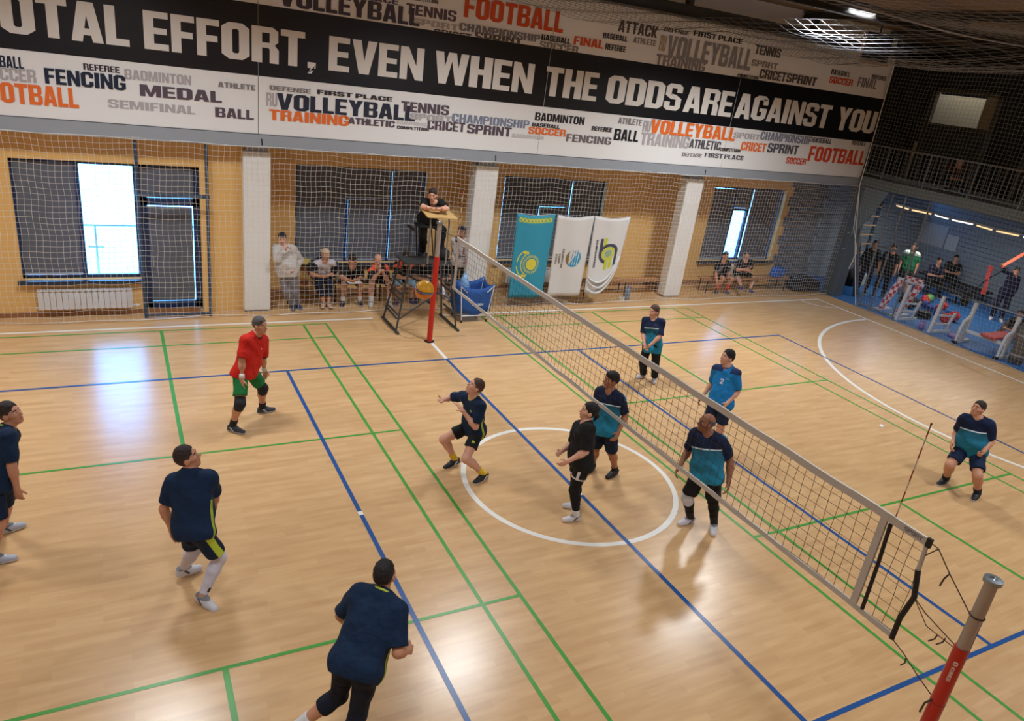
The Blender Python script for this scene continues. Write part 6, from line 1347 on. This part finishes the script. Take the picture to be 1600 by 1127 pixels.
 'gymfloor': [(16.82,2.922,0.15),(16.592,3.005,0.587),(16.571,3.013,0.771),(16.549,2.84,0.557),(16.666,3.159,0.557),(16.43,2.826,0.287),(16.583,3.247,0.287),(16.323,3.056,0.313),(16.353,3.14,0.313),(16.789,2.838,0.151),(16.851,3.007,0.151),(16.47,2.82,0.431),(16.617,3.226,0.431),(16.263,2.895,0.085),(16.41,3.301,0.085)],
 'gymmezz': [(15.394,5.444,3.812),(15.326,5.376,4.294),(15.311,5.361,4.474),(15.449,5.263,4.26),(15.213,5.499,4.26),(15.385,5.114,4.02),(15.064,5.435,4.02),(15.141,5.058,4.02),(15.008,5.191,4.02),(15.457,5.382,3.815),(15.332,5.507,3.815),(15.351,5.117,4.122),(15.067,5.401,4.122),(15.245,5.011,3.749),(14.961,5.295,3.749)],
}
def pose(n): return dict(zip(JN, POSE[n]))
# ================================================================ the people
NAVY, LIME, TEAL_A, TEAL_B = (17, 40, 68), (190, 208, 62), (34, 132, 166), (28, 88, 108)
tNAVY = zone_mat('navy_team_shirt', NAVY, [(LIME, [('|x', .135, .9), ('y', -.024, .006), ('z', -.3, .27)]), ((120, 140, 50), [('|x', .135, .9), ('y', -.012, -.004), ('z', -.3, .27)])])
tTEAL = zone_mat('teal_team_shirt', (36, 120, 150), [((TEAL_A, TEAL_B), [('z', -9, 9)]), ((18, 32, 62), [('z', .355, 9)]), ((206, 220, 226), [('z', .345, .362), ('y', .0, 9)]), ((18, 32, 62), [('|x', .95, 9)]), ((24, 120, 172), [('|x', .06, .16), ('z', .44, 9), ('y', -9, .0)])])
tBLUE = zone_mat('bright_blue_shirt', (26, 124, 190), [((34, 52, 92), [('z', .455, 9), ('|x', .06, .9)]), ((34, 52, 92), [('|x', 1.0, 1.12)])])
tRED = zone_mat('red_shirt', (196, 36, 26), []); tBLACK = zone_mat('black_shirt', (27, 28, 30), [])
tCAP = zone_mat('white_shirt_black_sleeves', (206, 200, 204), [((26, 26, 30), [('|x', .95, 9)]), ((30, 36, 52), [('z', -9, .02)])])
tORA = zone_mat('black_shirt_orange_bands', (30, 24, 26), [((236, 92, 60), [('|x', .95, 9), ('z', -9, 9)]), ((30, 24, 26), [('|x', 1.42, 9)]), ((236, 92, 60), [('|x', .10, .19), ('z', .42, 9)])])
tPRI = zone_mat('white_printed_shirt', (204, 194, 194), [((120, 96, 100), [('x', -.07, -.03), ('z', .1, .34)]), ((150, 90, 84), [('x', .03, .08), ('z', .2, .36)]), ((100, 84, 92), [('z', .14, .17), ('|x', 0, .12)])], noise=.3)
tGRE = zone_mat('green_jersey', (22, 112, 70), [((214, 222, 216), [('z', .43, 9), ('|x', .08, .9)]), ((214, 222, 216), [('|x', 1.0, 1.1)])])
tGIRL = zone_mat('dark_striped_polo', (34, 34, 42), [((150, 150, 158), [('|x', .10, .15), ('z', .05, .40), ('y', 0, 9)]), ((170, 170, 178), [('z', .40, .42)])])
tHOOD = zone_mat('pale_grey_hoodie', (196, 190, 186), []); tDNAVY = zone_mat('navy_tracksuit_top', (34, 36, 62), [])
sNAVYL = zone_mat('navy_shorts_lime', (18, 36, 62), [(LIME, [('x', .93, 9), ('z', -9, .9)])]); sNAVY = zone_mat('navy_shorts', (22, 38, 66), []); sBLACK = zone_mat('black_shorts', (26, 27, 30), [])
sSET = zone_mat('black_shorts_lime_print', (24, 26, 30), [(LIME, [('x', .55, .85), ('y', .3, 9), ('z', .40, .47)]), (LIME, [('x', .9, 9), ('z', .02, .16)])])
sBW = zone_mat('black_shorts_white_panels', (28, 28, 30), [((222, 220, 222), [('x', .62, .86), ('y', -.2, 9)]), ((222, 220, 222), [('z', .46, 9)])])
sGREEN = zone_mat('green_shorts', (28, 112, 58), []); sLB = zone_mat('light_blue_shorts', (136, 178, 206), []); sGREY = zone_mat('grey_track_pants', (134, 134, 146), [])
sCAMO = zone_mat('camo_shorts', (84, 84, 80), [((50, 56, 48), [('y', .2, .7)])], noise=.4); sDN = zone_mat('dark_navy_pants', (28, 34, 54), [])
uWHITE = zone_mat('white_tights', (204, 202, 214), [((60, 60, 70), [('x', .82, 9), ('z', 1.72, 1.84), ('y', -.5, .5)])]); uBLACK = zone_mat('black_tights', (24, 24, 26), []); uDN = zone_mat('navy_tights', (22, 28, 42), [])
cLIME = M('lime_collar', LIME, .7); cDARK = M('dark_collar', (44, 30, 30), .7); kBLK = M('black_kneepad', (24, 25, 30), .8)
kWHT = zone_mat('white_kneepad', (206, 208, 216), [], noise=.1); sockB = M('black_sock', (26, 26, 30), .85); sockW = M('white_sock', (216, 214, 214), .85); sockY = M('yellow_sock', (226, 190, 50), .85); sockR = M('red_sock', (206, 60, 50), .85)
mPW2 = M('white_chest_print', (222, 222, 226), .6); mPL = M('lime_chest_print', (170, 200, 90), .6)
HAIR['beige'] = M('beige_cap_cloth', (206, 180, 150), .8); HAIR['navyband'] = M('dark_bandana', (34, 34, 42), .8)
BK, WH, GB = ((28, 28, 34), (210, 212, 216)), ((206, 204, 208), (222, 222, 224)), ((48, 52, 62), (182, 194, 208))

def ex_red(root, J, K): chest_print(root, J, K, 'L', mPW2, .36, .07, .03, .018)
person('player', 'player in red shirt and green shorts with black kneepads', pose('red'), -50, (-42, 4), 1.77, 1.08, sk='mid', hair=('short', 'grey'), top=tRED, legs=sGREEN, leg_len=.74, sleeve=.85, kneepads=(kBLK, kBLK), socks=sockB, sock_h=.30, shoes=GB, feet=(10, -40), collar=cDARK, cuffs=cDARK, wrist={'L': sockW, 'R': sockW}, extras=ex_red, loose=.020)
person('player', 'navy shirted player cut by the left edge of the photo', pose('left'), -15, (-25, 22), 1.75, 1.08, sk='mid', hair=('full', 'dark'), top=tNAVY, legs=sNAVYL, leg_len=.80, sleeve=.85, shoes=((168, 172, 184), (200, 204, 210)), feet=(20, 0), collar=cLIME, loose=.02)
person('player', 'navy shirted player in white leggings seen from behind', pose('whiteleg'), 35, (-8, 25), 1.76, 1.06, sk='mid', hair=('full', 'dark'), top=tNAVY, legs=sNAVYL, leg_len=.76, under=(uWHITE, 1.93), sleeve=.78, shoes=((200, 200, 206), (212, 214, 220)), feet=(19, -50), pitch=(5, 12), loose=.022, hands=('relax', 'grip'))
person('player', 'navy shirted player running in dark three-quarter tights, nearest the camera', pose('bottom'), 55, (48, 12), 1.78, 1.10, sk='mid', hair=('short', 'black'), top=tNAVY, under=(uDN, 1.42), legs=uDN, leg_len=1.40, loose_leg=.010, sleeve=.85, shoes=BK, socks=sockW, sock_h=.3, feet=(50, 40), pitch=(55, 0), collar=cLIME, hands=('fist', 'fist'), loose=.02, vox=.008)
def ex_set(root, J, K): chest_print(root, J, K, 'A', mPL, .36, .06, .05, .025)
person('player', 'crouching setter in navy shirt with yellow socks', pose('setter'), 190, (168, 34), 1.76, 1.02, sk='fair', hair=('short', 'fairbrown'), top=tNAVY, legs=sSET, leg_len=.60, loose_leg=.014, sleeve=.80, socks=sockY, sock_h=.32, shoes=BK, feet=(200, 186), pitch=(4, 14), collar=cLIME, hands=('open', 'open'), extras=ex_set)
def ex_bw(root, J, K): chest_print(root, J, K, 'L', M('grey_chest_print', (120, 122, 126), .6), .37, .05, .03, .015)
person('player', 'woman in black shirt and leggings with white trimmed shorts', pose('blackw'), 172, (158, 14), 1.66, 1.12, .02, True, 'fair', ('pony', 'black'), tBLACK, .88, .10, .02, legs=sBW, leg_len=.52, under=(uBLACK, 1.78), socks=sockW, sock_h=.26, shoes=WH, feet=(168, 153), extras=ex_bw)
def ex_t1(root, J, K): chest_print(root, J, K, 'E', mPW2, .40, .05, .03, .012)
person('player', 'young dark haired player in teal shirt behind the woman in black', pose('teal1'), 196, (168, 6), 1.76, 1.04, sk='tan', hair=('fringe', 'black'), top=tTEAL, legs=sNAVY, leg_len=.86, sleeve=.78, socks=sockB, sock_h=.2, shoes=((26, 26, 30), (44, 44, 50)), feet=(200, 205))
person('player', 'balding player in teal shirt with a white kneepad by the net', pose('teal2'), 215, (160, 6), 1.76, 1.10, .02, sk='dark', hair=('bald', 'grey'), top=tTEAL, legs=sBLACK, leg_len=.82, under=(uBLACK, 1.80), sleeve=.80, kneepads=(None, kWHT), socks=sockB, sock_h=.4, shoes=WH, feet=(228, 178))
person('player', 'woman in teal shirt and long black trousers', pose('tealw'), 212, (188, -2), 1.64, 1.0, woman=True, sk='fair', hair=('long', 'brown'), top=tTEAL, legs=sBLACK, leg_len=1.93, sleeve=.90, loose_leg=.024, shoes=WH, feet=(232, 183), hem=.16)
def ex_b2f(root, J, K): chest_print(root, J, K, '2', mPW2, .27, .0, .05, .085); chest_print(root, J, K, 'OO', M('pale_blue_crest', (96, 168, 206), .6), .35, .09, .06, .03)
person('player', 'player in bright blue shirt with white number 2', pose('blue2'), 200, (168, 10), 1.76, 1.04, sk='fair', hair=('full', 'black'), top=tBLUE, legs=sNAVY, leg_len=.80, sleeve=.85, socks=sockB, sock_h=.3, shoes=BK, collar=M('navy_collar', (34, 52, 92), .7), cuffs=M('navy_collar', (34, 52, 92), .7), extras=ex_b2f)
person('player', 'heavy player in teal shirt and navy shorts at far right', pose('right'), 208, (172, 14), 1.78, 1.22, .05, sk='mid', hair=('short', 'dark'), top=tTEAL, legs=sNAVY, leg_len=.78, sleeve=.80, socks=sockB, sock_h=.28, shoes=((28, 30, 36), (206, 208, 210)), feet=(200, 184), hands=('fist', 'relax'))
person('referee', 'referee in black leaning on the plywood desk of the stand', pose('ref'), 238, (240, -12), 1.76, 1.08, sk='fair', hair=('full', 'dark'), top=tBLACK, legs=sBLACK, leg_len=1.93, sleeve=.72, shoes=((26, 28, 32), (50, 50, 54)), vox=.0095, collar=M('black_collar', (24, 24, 26), .7), feet=(250, 235))
# spectators
def phone(x, y, z, rz, lab):
    t = thing('phone', lab, 'phone', (x, y, z), None, rz); mb = MB(); mb.box((-.075, -.004, -.036), (.075, .004, .036)); bevel(mb.build('case', M('black_phone', (30, 28, 32), .4), t), .003, 1); mb = MB(); mb.box((-.07, .004, -.032), (.07, .0052, .032)); mb.build('screen', M('phone_glass', (20, 20, 26), .1), t)
person('spectator', 'man in pale hoodie standing with crossed legs filming by phone', {k: (p[0]+.08, p[1], p[2]) for k, p in pose('white').items()}, 255, (262, -4), 1.75, 1.10, .03, sk='fair', hair=('band', 'navyband'), top=tHOOD, legs=sGREY, leg_len=1.90, sleeve=1.2, loose=.026, shoes=((52, 62, 92), (96, 104, 130)), vox=.0105, hands=('relax', 'grip'), feet=(285, 255))
phone(-2.33, 7.66, 1.33, -.2, 'dark phone held up by the man in the pale hoodie')
kw = dict(vox=.0105, fingers=True)
person('spectator', 'seated man in beige cap and white shirt with black sleeves', pose('cap'), 262, (285, -5), 1.75, 1.04, sk='mid', hair=('cap', 'beige'), top=tCAP, legs=sDN, leg_len=1.62, sleeve=.85, shoes=((196, 158, 130), (120, 84, 64)), **kw)
person('spectator', 'seated man in black bent over a white sheet', pose('blackb'), 262, (300, -22), 1.75, 1.04, sk='mid', hair=('full', 'dark'), top=tBLACK, legs=sBLACK, leg_len=.85, sleeve=.85, socks=sockW, sock_h=.3, shoes=BK, **kw)
t = thing('paper_sheet', 'white score sheet on the lap of the man in black', 'paper', (-.95, 7.62, .575), None, .1); mb = MB(); mb.box((-.15, -.10, 0), (.15, .10, .004)); mb.build('sheet', mWHITE, t); mb = MB(); mb.box((-.16, -.11, -.008), (.16, .11, 0)); mb.build('clipboard', mRUB, t)
person('spectator', 'balding seated man with orange sleeve bands and clasped hands', pose('orange1'), 262, (262, -24), 1.78, 1.08, sk='fair', hair=('bald', 'brown'), top=tORA, legs=sBLACK, leg_len=.80, sleeve=.92, socks=sockW, sock_h=.3, shoes=((196, 192, 190), (206, 204, 204)), **kw)
person('spectator', 'seated person with orange sleeve bands and light blue shorts', pose('orange2'), 262, (262, -10), 1.75, 1.06, sk='mid', hair=('full', 'dark'), top=tORA, legs=sLB, leg_len=1.12, loose_leg=.035, sleeve=.92, shoes=((60, 48, 96), (150, 150, 170)), **kw)
person('spectator', 'seated person in black behind the flying ball', pose('dark1'), 262, (250, -5), 1.74, 1.04, sk='mid', hair=('short', 'black'), top=tBLACK, legs=sBLACK, leg_len=.9, sleeve=.85, shoes=BK, **kw)
person('spectator', 'seated person in black and camouflage shorts right of the red post', pose('dark2'), 262, (255, -5), 1.74, 1.04, sk='mid', hair=('full', 'black'), top=tBLACK, legs=sCAMO, leg_len=1.1, sleeve=.85, socks=sockW, sock_h=.25, shoes=WH, **kw)
person('spectator', 'standing man in white printed shirt behind the net corner', pose('print'), 255, (235, -8), 1.86, 1.04, sk='tan', hair=('band', 'navyband'), top=tPRI, legs=sBLACK, leg_len=.9, sleeve=.75, shoes=BK, **kw)
person('spectator', 'left player on the right bench with red socks', pose('bench1'), 250, (235, -2), 1.78, 1.0, sk='mid', hair=('short', 'dark'), top=tGIRL, legs=sBLACK, leg_len=.7, sleeve=.78, socks=sockR, sock_h=.55, shoes=((70, 74, 84), (180, 184, 190)), **kw)
person('spectator', 'right player on the right bench with folded arms', pose('bench2'), 250, (235, -2), 1.76, 1.04, sk='fair', hair=('short', 'dark'), top=tGIRL, legs=sBLACK, leg_len=.7, sleeve=.78, shoes=((70, 66, 120), (206, 206, 214)), **kw)
# people in the gym and on the mezzanine
kg = dict(vox=.014, fingers=False)
person('gym_visitor', 'person in dark clothes half hidden by the net edge', pose('gymdark'), 230, (230, 0), sk='mid', hair=('full', 'dark'), top=tBLACK, legs=sDN, leg_len=1.9, sleeve=1.2, **kg)
person('gym_visitor', 'person in black behind the red and white checked trestle', pose('gymblack'), 225, (225, -5), sk='mid', hair=('full', 'black'), top=tBLACK, legs=sBLACK, leg_len=1.9, sleeve=.85, **kg)
person('gym_visitor', 'person in green jersey with white shoulders in the gym', pose('gymgreen'), 215, (190, 0), 1.76, sk='mid', hair=('short', 'dark'), top=tGRE, legs=sBLACK, leg_len=.9, sleeve=.9, **kg)
person('gym_visitor', 'person in navy tracksuit pulling an orange band', pose('gymblue'), 215, (215, -8), 1.74, sk='mid', hair=('short', 'dark'), top=tDNAVY, legs=sDN, leg_len=1.9, sleeve=1.2, shoes=WH, **kg)
person('gym_visitor', 'seated man in black with folded arms against the gym wall', pose('gymsit'), 215, (215, -5), 1.76, 1.15, sk='mid', hair=('full', 'black'), top=tBLACK, legs=sBLACK, leg_len=1.9, sleeve=.75, **kg)
person('gym_visitor', 'seated person in dark clothes left of the man with folded arms', pose('gymsit2'), 235, (235, -5), 1.74, sk='mid', hair=('full', 'black'), top=tDNAVY, legs=sBLACK, leg_len=1.9, sleeve=.85, **kg)
person('gym_visitor', 'person in black sitting on the blue floor behind the bench press', pose('gymfloor'), 160, (200, 0), 1.75, sk='mid', hair=('short', 'dark'), top=tBLACK, legs=zone_mat('brown_pants', (92, 82, 74), []), leg_len=1.9, sleeve=.9, **kg)
if 'gymmezz' in POSE: person('gym_visitor', 'person in a red top behind the mezzanine railing', pose('gymmezz'), 225, (225, -10), 1.72, sk='mid', hair=('short', 'dark'), top=zone_mat('red_brown_top', (84, 42, 40), []), legs=sBLACK, leg_len=1.9, sleeve=.9, **kg)
